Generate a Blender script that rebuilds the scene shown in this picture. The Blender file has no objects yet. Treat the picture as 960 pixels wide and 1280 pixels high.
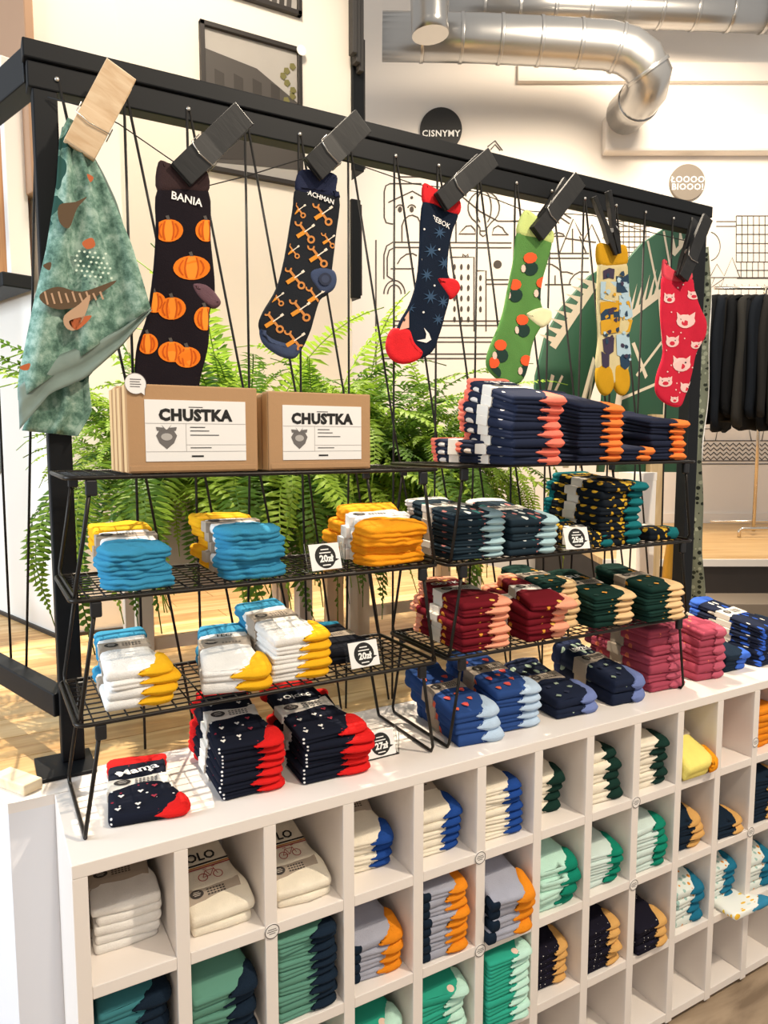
import bpy, bmesh, math, random
from math import sin, cos, pi, radians
from mathutils import Vector, Matrix
random.seed(7)
SC = bpy.context.scene
COL = SC.collection

# ------------------------------------------------------------------ camera
YAW, PITCH, FPX = 0.5157, 0.0982, 900.0
CAM = Vector((-0.10136, -1.183936, 1.570832))
cam = bpy.data.cameras.new('camera'); cam_o = bpy.data.objects.new('camera', cam); COL.objects.link(cam_o)
cam.sensor_fit = 'HORIZONTAL'; cam.sensor_width = 36.0; cam.lens = FPX / 960 * 36.0
cam.clip_start = 0.05
cam_o.location = CAM; cam_o.rotation_euler = (pi / 2 - PITCH, 0, -YAW)
SC.camera = cam_o
# ------------------------------------------------------------------ light
SC.view_settings.view_transform = 'Standard'; SC.view_settings.look = 'None'
SC.view_settings.gamma = 1.0; SC.view_settings.use_curve_mapping = False
SC.view_settings.exposure = 0.54
SC.cycles.max_bounces = 7; SC.cycles.diffuse_bounces = 4; SC.cycles.use_denoising = True
world = bpy.data.worlds.new('shop_light'); SC.world = world; world.use_nodes = True
wb = world.node_tree.nodes['Background']; wb.inputs[0].default_value = (1.0, 0.965, 0.92, 1); wb.inputs[1].default_value = 0.40
def area(name, loc, target, size, power, color, spread=160):
    l = bpy.data.lights.new(name, 'AREA'); l.energy = power; l.size = size; l.color = color; l.spread = radians(spread)
    o = bpy.data.objects.new(name, l); COL.objects.link(o); o.location = loc
    o.rotation_euler = (Vector(target) - Vector(loc)).to_track_quat('-Z', 'Y').to_euler(); return o
def spot(name, loc, target, power, color, ang=60, rad=0.05):
    l = bpy.data.lights.new(name, 'SPOT'); l.energy = power; l.color = color; l.spot_size = radians(ang); l.spot_blend = 0.5
    l.shadow_soft_size = rad
    o = bpy.data.objects.new(name, l); COL.objects.link(o); o.location = loc
    o.rotation_euler = (Vector(target) - Vector(loc)).to_track_quat('-Z', 'Y').to_euler(); return o
WARM = (1.0, 0.86, 0.68)
area('window_daylight', (-3.6, 0.6, 2.4), (0.6, 0.8, 1.2), 2.0, 105, (0.74, 0.87, 1.0))
spot('ceiling_spotlight', (0.30, 1.45, 4.3), (0.35, 0.2, 1.0), 520, WARM, 75, 0.02)
spot('ceiling_spotlight', (1.9, 1.6, 4.4), (1.5, 0.3, 1.0), 330, WARM, 75, 0.03)
spot('ceiling_spotlight', (1.9, -1.9, 4.2), (1.0, 0.1, 1.1), 270, WARM, 70, 0.06)
spot('ceiling_spotlight', (0.2, -2.2, 4.2), (0.2, 0.1, 1.0), 90, WARM, 60, 0.06)
spot('ceiling_spotlight', (3.2, 0.9, 4.6), (4.4, 3.4, 2.2), 420, WARM, 100, 0.5)
spot('ceiling_spotlight', (0.6, 0.6, 4.6), (1.1, 2.4, 2.2), 190, WARM, 90, 0.3)

# ------------------------------------------------------------------ pixel helpers (960x1280 frame) used to measure real planes
_f = Vector((sin(YAW) * cos(PITCH), cos(YAW) * cos(PITCH), -sin(PITCH)))
_r = Vector((cos(YAW), -sin(YAW), 0)); _u = _r.cross(_f)
FH = Vector((sin(YAW), cos(YAW), 0))
def ray(x, y): return _f + _r * ((x - 480) / FPX) - _u * ((y - 640) / FPX)
def onZ(x, y, z): d = ray(x, y); return CAM + d * ((z - CAM.z) / d.z)
def onY(x, y, Y): d = ray(x, y); return CAM + d * ((Y - CAM.y) / d.y)
def onD(x, y, D): d = ray(x, y); return CAM + d * (D / d.dot(FH))

# ------------------------------------------------------------------ materials
def lin(c):
    if isinstance(c, str):
        c = c.lstrip('#'); c = [int(c[i:i + 2], 16) / 255 for i in (0, 2, 4)]
    return tuple((v / 12.92 if v <= 0.04045 else ((v + 0.055) / 1.055) ** 2.4) for v in c[:3]) + (1.0,)
MATS = {}
def base_mat(name):
    m = bpy.data.materials.new(name); m.use_nodes = True
    nt = m.node_tree; b = nt.nodes['Principled BSDF']; return m, nt, b
def mat(name, color, rough=0.6, metal=0.0, var=0.0, vscale=8.0, bump=0.0, bscale=60.0, emit=0.0, alpha=1.0, spec=0.4):
    if name in MATS: return MATS[name]
    m, nt, b = base_mat(name)
    b.inputs['Base Color'].default_value = lin(color); b.inputs['Roughness'].default_value = rough
    b.inputs['Metallic'].default_value = metal; b.inputs['Specular IOR Level'].default_value = spec
    tc = nt.nodes.new('ShaderNodeTexCoord')
    if var > 0:
        n = nt.nodes.new('ShaderNodeTexNoise'); n.inputs['Scale'].default_value = vscale; n.inputs['Detail'].default_value = 4
        nt.links.new(tc.outputs['Object'], n.inputs['Vector'])
        mx = nt.nodes.new('ShaderNodeMix'); mx.data_type = 'RGBA'
        c = lin(color); mx.inputs[6].default_value = tuple(v * (1 - var) for v in c[:3]) + (1,)
        mx.inputs[7].default_value = tuple(min(1, v * (1 + var)) for v in c[:3]) + (1,)
        nt.links.new(n.outputs['Fac'], mx.inputs[0]); nt.links.new(mx.outputs[2], b.inputs['Base Color'])
    if bump > 0:
        n2 = nt.nodes.new('ShaderNodeTexNoise'); n2.inputs['Scale'].default_value = bscale; n2.inputs['Detail'].default_value = 3
        nt.links.new(tc.outputs['Object'], n2.inputs['Vector'])
        bp = nt.nodes.new('ShaderNodeBump'); bp.inputs['Strength'].default_value = bump; bp.inputs['Distance'].default_value = 0.01
        nt.links.new(n2.outputs['Fac'], bp.inputs['Height']); nt.links.new(bp.outputs[0], b.inputs['Normal'])
    if alpha < 1:
        b.inputs['Alpha'].default_value = alpha
    MATS[name] = m; return m
def knit(name, color):        # plain knitted cotton
    return mat('knit_' + name, color, 0.9, var=0.12, vscale=30, bump=0.25, bscale=420, spec=0.15)
def knit_dots(name, base, dots, scale=45, thr=0.33, squash=1.0):
    key = 'knit_' + name
    if key in MATS: return MATS[key]
    m, nt, b = base_mat(key); b.inputs['Roughness'].default_value = 0.9; b.inputs['Specular IOR Level'].default_value = 0.15
    tc = nt.nodes.new('ShaderNodeTexCoord'); mp = nt.nodes.new('ShaderNodeMapping'); mp.inputs['Scale'].default_value = (1, squash, 1)
    nt.links.new(tc.outputs['Object'], mp.inputs[0])
    v = nt.nodes.new('ShaderNodeTexVoronoi'); v.inputs['Scale'].default_value = scale; v.inputs['Randomness'].default_value = 0.55
    nt.links.new(mp.outputs[0], v.inputs['Vector'])
    lt = nt.nodes.new('ShaderNodeMath'); lt.operation = 'LESS_THAN'; lt.inputs[1].default_value = thr
    nt.links.new(v.outputs['Distance'], lt.inputs[0])
    rp = nt.nodes.new('ShaderNodeValToRGB'); rp.color_ramp.interpolation = 'CONSTANT'
    els = rp.color_ramp.elements
    while len(els) < len(dots): els.new(0.5)
    for i, c in enumerate(dots): els[i].position = i / len(dots); els[i].color = lin(c)
    sp = nt.nodes.new('ShaderNodeSeparateColor'); nt.links.new(v.outputs['Color'], sp.inputs[0]); nt.links.new(sp.outputs[0], rp.inputs[0])
    mx = nt.nodes.new('ShaderNodeMix'); mx.data_type = 'RGBA'; mx.inputs[6].default_value = lin(base)
    nt.links.new(lt.outputs[0], mx.inputs[0]); nt.links.new(rp.outputs[0], mx.inputs[7]); nt.links.new(mx.outputs[2], b.inputs['Base Color'])
    MATS[key] = m; return m
def knit_bands(name, base, other, freq=70, thr=0.5, axis=1):    # stripes across the leg
    key = 'knit_' + name
    if key in MATS: return MATS[key]
    m, nt, b = base_mat(key); b.inputs['Roughness'].default_value = 0.9; b.inputs['Specular IOR Level'].default_value = 0.15
    tc = nt.nodes.new('ShaderNodeTexCoord'); sp = nt.nodes.new('ShaderNodeSeparateXYZ'); nt.links.new(tc.outputs['Object'], sp.inputs[0])
    mu = nt.nodes.new('ShaderNodeMath'); mu.operation = 'MULTIPLY'; mu.inputs[1].default_value = freq; nt.links.new(sp.outputs[axis], mu.inputs[0])
    fr = nt.nodes.new('ShaderNodeMath'); fr.operation = 'FRACT'; nt.links.new(mu.outputs[0], fr.inputs[0])
    lt = nt.nodes.new('ShaderNodeMath'); lt.operation = 'GREATER_THAN'; lt.inputs[1].default_value = thr; nt.links.new(fr.outputs[0], lt.inputs[0])
    mx = nt.nodes.new('ShaderNodeMix'); mx.data_type = 'RGBA'; mx.inputs[6].default_value = lin(base); mx.inputs[7].default_value = lin(other)
    nt.links.new(lt.outputs[0], mx.inputs[0]); nt.links.new(mx.outputs[2], b.inputs['Base Color'])
    MATS[key] = m; return m
def wood(name, c1, c2, scale=3.0, stretch=(1, 12, 12), rough=0.5, bump=0.15):
    if name in MATS: return MATS[name]
    m, nt, b = base_mat(name); b.inputs['Roughness'].default_value = rough
    tc = nt.nodes.new('ShaderNodeTexCoord'); mp = nt.nodes.new('ShaderNodeMapping'); mp.inputs['Scale'].default_value = stretch
    nt.links.new(tc.outputs['Object'], mp.inputs[0])
    n = nt.nodes.new('ShaderNodeTexNoise'); n.inputs['Scale'].default_value = scale; n.inputs['Detail'].default_value = 6; n.inputs['Distortion'].default_value = 0.6
    nt.links.new(mp.outputs[0], n.inputs['Vector'])
    rp = nt.nodes.new('ShaderNodeValToRGB'); rp.color_ramp.elements[0].position = 0.35; rp.color_ramp.elements[0].color = lin(c1)
    rp.color_ramp.elements[1].position = 0.65; rp.color_ramp.elements[1].color = lin(c2)
    nt.links.new(n.outputs['Fac'], rp.inputs[0]); nt.links.new(rp.outputs[0], b.inputs['Base Color'])
    bp = nt.nodes.new('ShaderNodeBump'); bp.inputs['Strength'].default_value = bump; bp.inputs['Distance'].default_value = 0.005
    nt.links.new(n.outputs['Fac'], bp.inputs['Height']); nt.links.new(bp.outputs[0], b.inputs['Normal'])
    MATS[name] = m; return m
WHITE = mat('white_laminate', '#eee6df', 0.35, var=0.015, vscale=3)
BLACK = mat('black_powder_coat', '#121417', 0.5, var=0.08, vscale=12, spec=0.2)
WIRE = mat('dark_wire', '#2a2622', 0.35, 0.6)
CORD = mat('black_cord', '#15120f', 0.7)
PLAST = mat('black_plastic', '#1b1b1d', 0.4)
PAPER = mat('kraft_paper_band', '#a99b8b', 0.8, var=0.06, vscale=40)
PAPERW = mat('white_paper_band', '#e6dfd4', 0.8)
INK = mat('black_ink', '#1e1d1c', 0.7)
INKW = mat('white_ink', '#f2f0ec', 0.7)
CARD = mat('white_card', '#f1efec', 0.6)
CARDB = mat('kraft_cardboard', '#b48e67', 0.8, var=0.05, vscale=20, bump=0.05, bscale=150)
CARDE = mat('cardboard_edge', '#d8b27f', 0.8)
WALLC = mat('cream_plaster', '#ece4d9', 0.85, var=0.02, vscale=2)
WALLB = mat('pale_plaster', '#e9e0d6', 0.85, var=0.02, vscale=2)

# ------------------------------------------------------------------ mesh helpers
def tag(o, label=None, cat=None, group=None, kind=None):
    if label: o['label'] = label
    if cat: o['category'] = cat
    if group: o['group'] = group
    if kind: o['kind'] = kind
    return o
def link(name, me, parent=None, loc=None, rot=None):
    o = bpy.data.objects.new(name, me); COL.objects.link(o)
    if parent is not None: o.parent = parent
    if loc is not None: o.location = loc
    if rot is not None: o.rotation_euler = rot
    return o
def empty(name, loc=(0, 0, 0), rz=0.0, label=None, cat=None, group=None):
    o = bpy.data.objects.new(name, None); o.empty_display_size = 0.05; COL.objects.link(o)
    o.location = loc; o.rotation_euler = (0, 0, rz); return tag(o, label, cat, group)
def fin(bm, name, m, smooth=False):
    me = bpy.data.meshes.new(name)
    bmesh.ops.recalc_face_normals(bm, faces=bm.faces[:])
    bm.to_mesh(me); bm.free()
    for x in (m if isinstance(m, (list, tuple)) else [m]): me.materials.append(x)
    if smooth:
        for p in me.polygons: p.use_smooth = True
    return me
def add_box(bm, x0, x1, y0, y1, z0, z1, bevel=0.0, M=None, mi=0):
    t = bmesh.new(); r = bmesh.ops.create_cube(t, size=1)
    for v in t.verts: v.co = Vector(((x0 + x1) / 2 + v.co.x * (x1 - x0), (y0 + y1) / 2 + v.co.y * (y1 - y0), (z0 + z1) / 2 + v.co.z * (z1 - z0)))
    if bevel > 0: bmesh.ops.bevel(t, geom=t.edges[:], offset=bevel, segments=2, affect='EDGES', profile=0.5)
    add_bm(bm, t, M, mi)
def add_bm(bm, t, M=None, mi=0):
    if M is not None: bmesh.ops.transform(t, matrix=M, verts=t.verts[:])
    mp = {v: bm.verts.new(v.co) for v in t.verts}
    for f in t.faces:
        try: g = bm.faces.new([mp[v] for v in f.verts]); g.material_index = mi; g.smooth = f.smooth
        except ValueError: pass
    t.free()
def box(name, x0, x1, y0, y1, z0, z1, m, parent=None, bevel=0.0, M=None):
    bm = bmesh.new(); add_box(bm, x0, x1, y0, y1, z0, z1, bevel, M); return link(name, fin(bm, name, m), parent)
def add_tube(bm, pts, r, n=6, closed=False, mi=0, rads=None):
    pts = [Vector(p) for p in pts]; rings = []; N = len(pts); up = None
    for i, p in enumerate(pts):
        a = pts[(i - 1) % N] if (i > 0 or closed) else p; b = pts[(i + 1) % N] if (i < N - 1 or closed) else p
        t = (b - a).normalized()
        if up is None:
            up = t.orthogonal().normalized()
        up = (up - t * up.dot(t))
        up = up.normalized() if up.length > 1e-6 else t.orthogonal().normalized()
        s = t.cross(up); rr = rads[i] if rads else r
        rings.append([bm.verts.new(p + (up * cos(2 * pi * k / n) + s * sin(2 * pi * k / n)) * rr) for k in range(n)])
    for i in range(N if closed else N - 1):
        A, B = rings[i], rings[(i + 1) % N]
        for k in range(n):
            f = bm.faces.new((A[k], A[(k + 1) % n], B[(k + 1) % n], B[k])); f.smooth = True; f.material_index = mi
    if not closed:
        f = bm.faces.new(rings[0][::-1]); f.material_index = mi; f = bm.faces.new(rings[-1]); f.material_index = mi
def tube(name, pts, r, m, parent=None, n=6, closed=False):
    bm = bmesh.new(); add_tube(bm, pts, r, n, closed); return link(name, fin(bm, name, m), parent)
def lathe(bm, prof, n=24, center=(0, 0, 0), mi=0):
    cx, cy, cz = center; rings = []
    for r, z in prof: rings.append([bm.verts.new((cx + r * cos(2 * pi * k / n), cy + r * sin(2 * pi * k / n), cz + z)) for k in range(n)])
    for A, B in zip(rings, rings[1:]):
        for k in range(n):
            f = bm.faces.new((A[k], A[(k + 1) % n], B[(k + 1) % n], B[k])); f.smooth = True; f.material_index = mi
    bm.faces.new(rings[0][::-1]).material_index = mi; bm.faces.new(rings[-1]).material_index = mi
def spline(pts, n=4):                 # closed Catmull-Rom
    out = []; N = len(pts)
    for i in range(N):
        p0, p1, p2, p3 = (Vector(pts[(i + k - 1) % N]) for k in range(4))
        for k in range(n):
            t = k / n
            out.append(0.5 * ((2 * p1) + (p2 - p0) * t + (2 * p0 - 5 * p1 + 4 * p2 - p3) * t * t + (3 * p1 - p0 - 3 * p2 + p3) * t ** 3))
    return [(v.x, v.y) for v in out]
def area2(p): return sum(p[i][0] * p[(i + 1) % len(p)][1] - p[(i + 1) % len(p)][0] * p[i][1] for i in range(len(p)))
def round_poly(pts, r, seg=3):
    out = []; N = len(pts)
    for i in range(N):
        a, p, b = Vector(pts[i - 1]), Vector(pts[i]), Vector(pts[(i + 1) % N])
        da, db = (a - p), (b - p); ra = min(r, da.length * 0.45); rb = min(r, db.length * 0.45)
        s, e = p + da.normalized() * ra, p + db.normalized() * rb
        for k in range(seg + 1):
            t = k / seg; out.append(tuple((s * (1 - t) ** 2 + p * 2 * t * (1 - t) + e * t * t)))
    return out
def pillow(bm, outline, prof, fn=None, mi=0, smooth=True, grid=0.0, crown=.0016):
    """closed cushion: outline (x,y), prof = [(inset, z)...] bottom to top; fn moves each vertex; grid > 0 gives the top real vertices that far apart"""
    if area2(outline) < 0: outline = outline[::-1]
    t_ = bmesh.new(); N = len(outline); P = [Vector(p) for p in outline]; nr = []
    for i in range(N):
        t = (P[(i + 1) % N] - P[i - 1]); nn = Vector((-t.y, t.x)); nr.append(nn.normalized() if nn.length > 1e-9 else Vector((0, 0)))
    rings = []
    for ins, z in prof: rings.append([t_.verts.new((P[i].x + nr[i].x * ins, P[i].y + nr[i].y * ins, z)) for i in range(N)])
    for A, B in zip(rings, rings[1:]):
        for k in range(N): t_.faces.new((A[k], A[(k + 1) % N], B[(k + 1) % N], B[k]))
    t_.faces.new(rings[0][::-1]); top = t_.faces.new(rings[-1])
    if grid > 0:
        bmesh.ops.triangulate(t_, faces=[top]); zt = prof[-1][1] - 1e-5
        for _ in range(3):
            ed = [e for e in t_.edges if e.verts[0].co.z > zt and e.verts[1].co.z > zt and e.calc_length() > grid and len(e.link_faces) == 2 and all(min(v.co.z for v in f.verts) > zt for f in e.link_faces)]
            if not ed: break
            bmesh.ops.subdivide_edges(t_, edges=ed, cuts=1); bmesh.ops.triangulate(t_, faces=[f for f in t_.faces if len(f.verts) > 3 and min(v.co.z for v in f.verts) > zt])
        for v in t_.verts:
            if v.co.z > zt:
                d = 1.0; x, y = v.co.x, v.co.y
                for i in range(N):
                    a, b = P[i], P[(i + 1) % N]; ex, ey = b.x - a.x, b.y - a.y; t = min(1, max(0, ((x - a.x) * ex + (y - a.y) * ey) / (ex * ex + ey * ey + 1e-12)))
                    d = min(d, (x - a.x - t * ex) ** 2 + (y - a.y - t * ey) ** 2)
                q = min(1, math.sqrt(d) / .024); v.co.z += crown * q * (2 - q)
    if fn:
        for v in t_.verts: v.co = fn(v.co.copy())
    for f in t_.faces: f.smooth = smooth
    add_bm(bm, t_, None, mi)
def ell(cx, cy, rx, ry, rot=0.0, n=14):
    return [(cx + rx * cos(a) * cos(rot) - ry * sin(a) * sin(rot), cy + rx * cos(a) * sin(rot) + ry * sin(a) * cos(rot)) for a in (2 * pi * k / n for k in range(n))]
def star(cx, cy, R, r, k=6, rot=0.0):
    return [(cx + (R if i % 2 == 0 else r) * cos(rot + pi * i / k), cy + (R if i % 2 == 0 else r) * sin(rot + pi * i / k)) for i in range(2 * k)]
_txt = {}
def text_mesh(s, size=0.02, bold=0.0, spacing=1.0):
    """flat lettering centred on the origin in XY"""
    key = (s, size, bold, spacing)
    if key in _txt: return _txt[key]
    c = bpy.data.curves.new('lettering', 'FONT'); c.body = s; c.size = size; c.align_x = 'CENTER'; c.align_y = 'CENTER'; c.offset = bold
    c.resolution_u = 2; c.space_character = spacing; c.space_line = 0.85
    o = bpy.data.objects.new('lettering', c); COL.objects.link(o)
    dg = bpy.context.evaluated_depsgraph_get(); me = bpy.data.meshes.new_from_object(o.evaluated_get(dg))
    bpy.data.objects.remove(o); bpy.data.curves.remove(c); me.name = 'lettering'; me.materials.clear(); _txt[key] = me; return me
def lettering(s, size, m, parent, loc, rot=(0, 0, 0), bold=0.0, name='lettering', spacing=1.0):
    me = text_mesh(s, size, bold, spacing).copy(); me.materials.append(m); return link(name, me, parent, loc, rot)
def flat(bm, poly, fn, mi=0):
    vs = [bm.verts.new(fn(p)) for p in poly]
    try: f = bm.faces.new(vs); f.material_index = mi
    except ValueError: pass
def ribbon(bm, pts, w, fn, mi=0, closed=False):
    P = [Vector(p) for p in pts]
    if closed: P.append(P[0])
    N = len(P); A = []; B = []
    for i in range(N):
        a = P[max(0, i - 1)]; b = P[min(N - 1, i + 1)]
        if closed and i in (0, N - 1): a, b = P[N - 2], P[1]
        t = b - a
        n = Vector((-t.y, t.x)).normalized() if t.length > 1e-9 else Vector((0, 1))
        A.append(bm.verts.new(fn(P[i] + n * w / 2))); B.append(bm.verts.new(fn(P[i] - n * w / 2)))
    for i in range(N - 1): bm.faces.new((A[i], A[i + 1], B[i + 1], B[i])).material_index = mi

# ------------------------------------------------------------------ room shell
FLOOR = wood('stone_wood_floor', '#7a6752', '#b09a80', 2.2, (1.2, 5, 1), 0.55, 0.4)
tag(box('floor', -3.5, 8.0, -3.5, 8.0, -0.1, 0.0, FLOOR), kind='structure')
# pillar behind the left post and the wall with the framed posters
LD = Vector((-0.307, 0.951, 0))                       # direction of the slanted window side
def prism(name, poly, z0, z1, m, parent=None):
    bm = bmesh.new(); a = [bm.verts.new((x, y, z0)) for x, y in poly]; b = [bm.verts.new((x, y, z1)) for x, y in poly]
    n = len(poly); bm.faces.new(a[::-1]); bm.faces.new(b)
    for i in range(n): bm.faces.new((a[i], a[(i + 1) % n], b[(i + 1) % n], b[i]))
    return link(name, fin(bm, name, m), parent)
pc = Vector((0.12, 1.465, 0))
pil = prism('wall_left', [(pc.x, pc.y), (0.375, 1.465), (0.375, 2.6), ((pc + LD * 1.1).x, (pc + LD * 1.1).y)], 0.9, 5.6, WALLC); tag(pil, kind='structure')
bb = prism('baseboard_left', [(pc.x - 0.008, pc.y - 0.01), (0.383, 1.455), (0.383, 1.5), (pc.x + 0.02, 1.5), ((pc + LD * 1.1).x + 0.02, (pc + LD * 1.1).y), ((pc + LD * 1.1).x - 0.01, (pc + LD * 1.1).y)], 0.9, 0.912, mat('dark_baseboard', '#3a332c', 0.6)); tag(bb, kind='structure')
tag(box('wall_rear', 0.375, 1.74, 2.42, 2.6, 0.0, 5.6, WALLC), kind='structure')
tag(box('trim_1', 0.375, 0.41, 2.38, 2.42, 0.9, 5.6, mat('grey_trim', '#c9c2b8', 0.7)), kind='structure')
tag(box('trim_2', 0.46, 0.47, 2.405, 2.42, 0.9, 5.6, mat('cream_trim', '#d8cfc2', 0.7)), kind='structure')
# back wall with mural, facing the camera direction
WD = 5.9
wo = Vector((CAM.x, CAM.y, 0)) + FH * WD
MB_ = Matrix.Translation(wo) @ Matrix.Rotation(-YAW, 4, 'Z')
bm = bmesh.new(); add_box(bm, -1.4, 4.6, 0, 0.15, 0, 5.8)
wallb = link('wall_back', fin(bm, 'wall_back', WALLB)); wallb.matrix_world = MB_; tag(wallb, kind='structure')
def wb2(px, py):                                       # pixel -> local (x, z) on the back wall
    p = MB_.inverted() @ onD(px, py, WD); return (p.x, p.z)
bm = bmesh.new(); x0 = wb2(647, 60)[0]; add_box(bm, x0, 4.5, -0.05, 0, wb2(800, 105)[1], wb2(800, 82)[1])
tr = link('trim_3', fin(bm, 'trim_3', WALLB)); tr.matrix_world = MB_; tag(tr, kind='structure')
bm = bmesh.new(); add_box(bm, wb2(755, 60)[0], 4.5, -0.12, 0, wb2(800, 196)[1], wb2(800, 150)[1], 0.02)
tr = link('trim_4', fin(bm, 'trim_4', WALLB)); tr.matrix_world = MB_; tag(tr, kind='structure')
bm = bmesh.new(); add_box(bm, wb2(880, 655)[0] - 1.5, 4.5, -0.015, 0, 0.9, 0.98)
tr = link('baseboard_back', fin(bm, 'baseboard_back', WALLB)); tr.matrix_world = MB_; tag(tr, kind='structure')

# mural line drawing on the back wall (print): thin ribbons
def cropA(x, y): return wb2(480 + x / 5.333, 180 + y / 5.333)
def cropD(x, y): return wb2(640 + x / 5.82, 200 + y / 5.82)
mur = bmesh.new(); LW = 0.010
mf = lambda p: (p[0], -0.004, p[1])
def ml(conv, pts, closed=False, w=LW): ribbon(mur, [conv(*p) for p in pts], w, mf, 0, closed)
def marc(conv, cx, cy, rx, ry, a0, a1, n=18, w=LW): ml(conv, [(cx + rx * cos(radians(a0 + (a1 - a0) * k / n)), cy - ry * sin(radians(a0 + (a1 - a0) * k / n))) for k in range(n + 1)], w=w)
A = cropA
ml(A, [(30, 390), (190, 315), (260, 355)]); ml(A, [(250, 265), (40, 265), (12, 280), (2, 320), (2, 490), (15, 525), (60, 535)])
ml(A, [(120, 650), (120, 545), (135, 505), (165, 480), (190, 475), (225, 490), (240, 520), (240, 650)])
for ex in (107, 185):
    flat(mur, [A(*p) for p in ell(ex, 437, 14, 20)], mf); marc(A, ex, 437, 28, 30, 20, 160)
flat(mur, [A(*p) for p in ell(185, 358, 10, 10)], mf)
ml(A, [(850, 660), (60, 655), (18, 680), (0, 740), (0, 900)]); ml(A, [(850, 692), (70, 690), (35, 710), (22, 760), (22, 880), (60, 905)])
marc(A, 665, 425, 105, 110, -60, 240); marc(A, 665, 425, 50, 112, -60, 240)
ml(A, [(612, 520), (640, 560), (640, 600), (660, 617), (685, 600), (685, 560), (718, 520)]); ml(A, [(640, 580), (685, 580)])
ml(A, [(500, 600), (525, 572), (548, 548), (580, 545), (605, 570), (610, 600)], True); ml(A, [(720, 605), (732, 562), (760, 545), (790, 560), (805, 585), (830, 605)], True)
ml(A, [(520, 350), (640, 450), (760, 515), (895, 515)]); ml(A, [(480, 520), (480, 655)])
ml(A, [(110, 170), (265, 170)]); ml(A, [(95, 220), (340, 220)])
for vx in (85, 125, 175, 220): ml(A, [(vx, 90), (vx, 170)])
for vx in (265, 310): ml(A, [(vx, 100), (vx, 220)])
ml(A, [(690, 20), (740, -20), (790, 45)]); ml(A, [(710, 40), (740, 5), (775, 45)]); ml(A, [(640, 275), (860, 275)]); ml(A, [(360, 220), (420, 180)])
for rr in range(6):
    for cc in range(3): flat(mur, [A(*p) for p in ell(470 + 46 * cc, 820 + 70 * rr, 9, 20)], mf)
for rr in range(4): flat(mur, [A(*p) for p in ell(643, 893 + 70 * rr, 9, 20)], mf)
ml(A, [(440, 755), (600, 755), (600, 1250)]); ml(A, [(525, 755), (525, 735), (545, 750), (560, 735), (560, 755)]); ml(A, [(620, 845), (680, 845), (680, 1250)])
flat(mur, [A(*p) for p in ell(757, 803, 28, 28)], mf)
for yy in (905, 935): ml(A, [(680, yy), (830, yy)])
ml(A, [(45, 832), (200, 832)]); ml(A, [(90, 800), (110, 765), (150, 735), (190, 730), (220, 745)]); marc(A, 70, 1000, 70, 90, 0, 180); marc(A, 70, 1000, 45, 60, 0, 180)
for yy in (1180, 1210, 1290, 1320, 1400, 1430): ml(A, [(-20, yy), (840, yy)])
A = cropD
for yy in (680, 715): ml(A, [(235, yy), (560, yy)])
ml(A, [(345, 680), (445, 430), (505, 550), (490, 555), (540, 680)]); ml(A, [(440, 500), (440, 680)]); ml(A, [(295, 555), (310, 535), (340, 530), (372, 540), (385, 555)], True); ml(A, [(385, 570), (610, 600)])
for a, b in (((410, 305), (520, 375)), ((450, 290), (530, 330)), ((340, 410), (420, 465)), ((350, 375), (430, 425)), ((30, 275), (250, 275)), ((0, 445), (60, 445))): ml(A, [a, b])
ml(A, [(375, 340), (395, 330), (408, 345), (395, 362), (380, 352)], True)
ml(A, [(240, 755), (290, 760), (330, 785), (360, 815), (400, 815), (445, 830)]); ml(A, [(415, 905), (425, 870), (455, 835), (490, 815), (560, 815)]); ml(A, [(240, 907), (430, 907)]); ml(A, [(313, 840), (313, 907)])
ml(A, [(520, 590), (580, 470), (640, 600)])
P_ = wb2
for k in range(6): ml(P_, [(772 + 7 * k, 255), (772 + 7 * k, 330)], w=0.006)
for k in range(12): ml(P_, [(765, 257 + 6.5 * k), (812, 257 + 6.5 * k)], w=0.006)
for k in range(8): ml(P_, [(920 + 7.2 * k, 270), (920 + 7.2 * k, 328)], w=0.006)
for k in range(6): ml(P_, [(920, 270 + 11.5 * k), (975, 270 + 11.5 * k)], w=0.006)
for k in range(7): ml(P_, [(926 + 7.2 * k, 328), (926 + 7.2 * k, 348)], w=0.006)
for k in range(2): ml(P_, [(921, 338 + 10 * k), (975, 338 + 10 * k)], w=0.006)
for yy in (277, 283): ml(P_, [(895, yy), (920, yy)], w=0.006)
marc(P_, 886, 308, 14, 18, -80, 80, w=0.006)
ml(P_, [(888, 345), (896, 330), (905, 345), (915, 322), (925, 348)], w=0.006); ml(P_, [(885, 347), (960, 347)], w=0.006); ml(P_, [(893, 347), (888, 360), (905, 348), (900, 360)], w=0.006)
for k in range(4): ml(P_, [(876 + 4 * i, 556 + 5.6 * k + (2 if i % 2 else -2)) for i in range(24)], w=0.010)
for yy in (551, 576, 580): ml(P_, [(876, yy), (975, yy)], w=0.008)
for xx in (884, 942): ml(P_, [(xx - 6, 536), (xx - 3, 551), (xx + 10, 551), (xx + 13, 536)], True, w=0.008)
ml(P_, [(470, 300), (470, 700)])
mural = link('mural_drawing', fin(mur, 'mural_drawing', mat('mural_black_line', '#4a443f', 0.8)), wallb)
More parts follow.
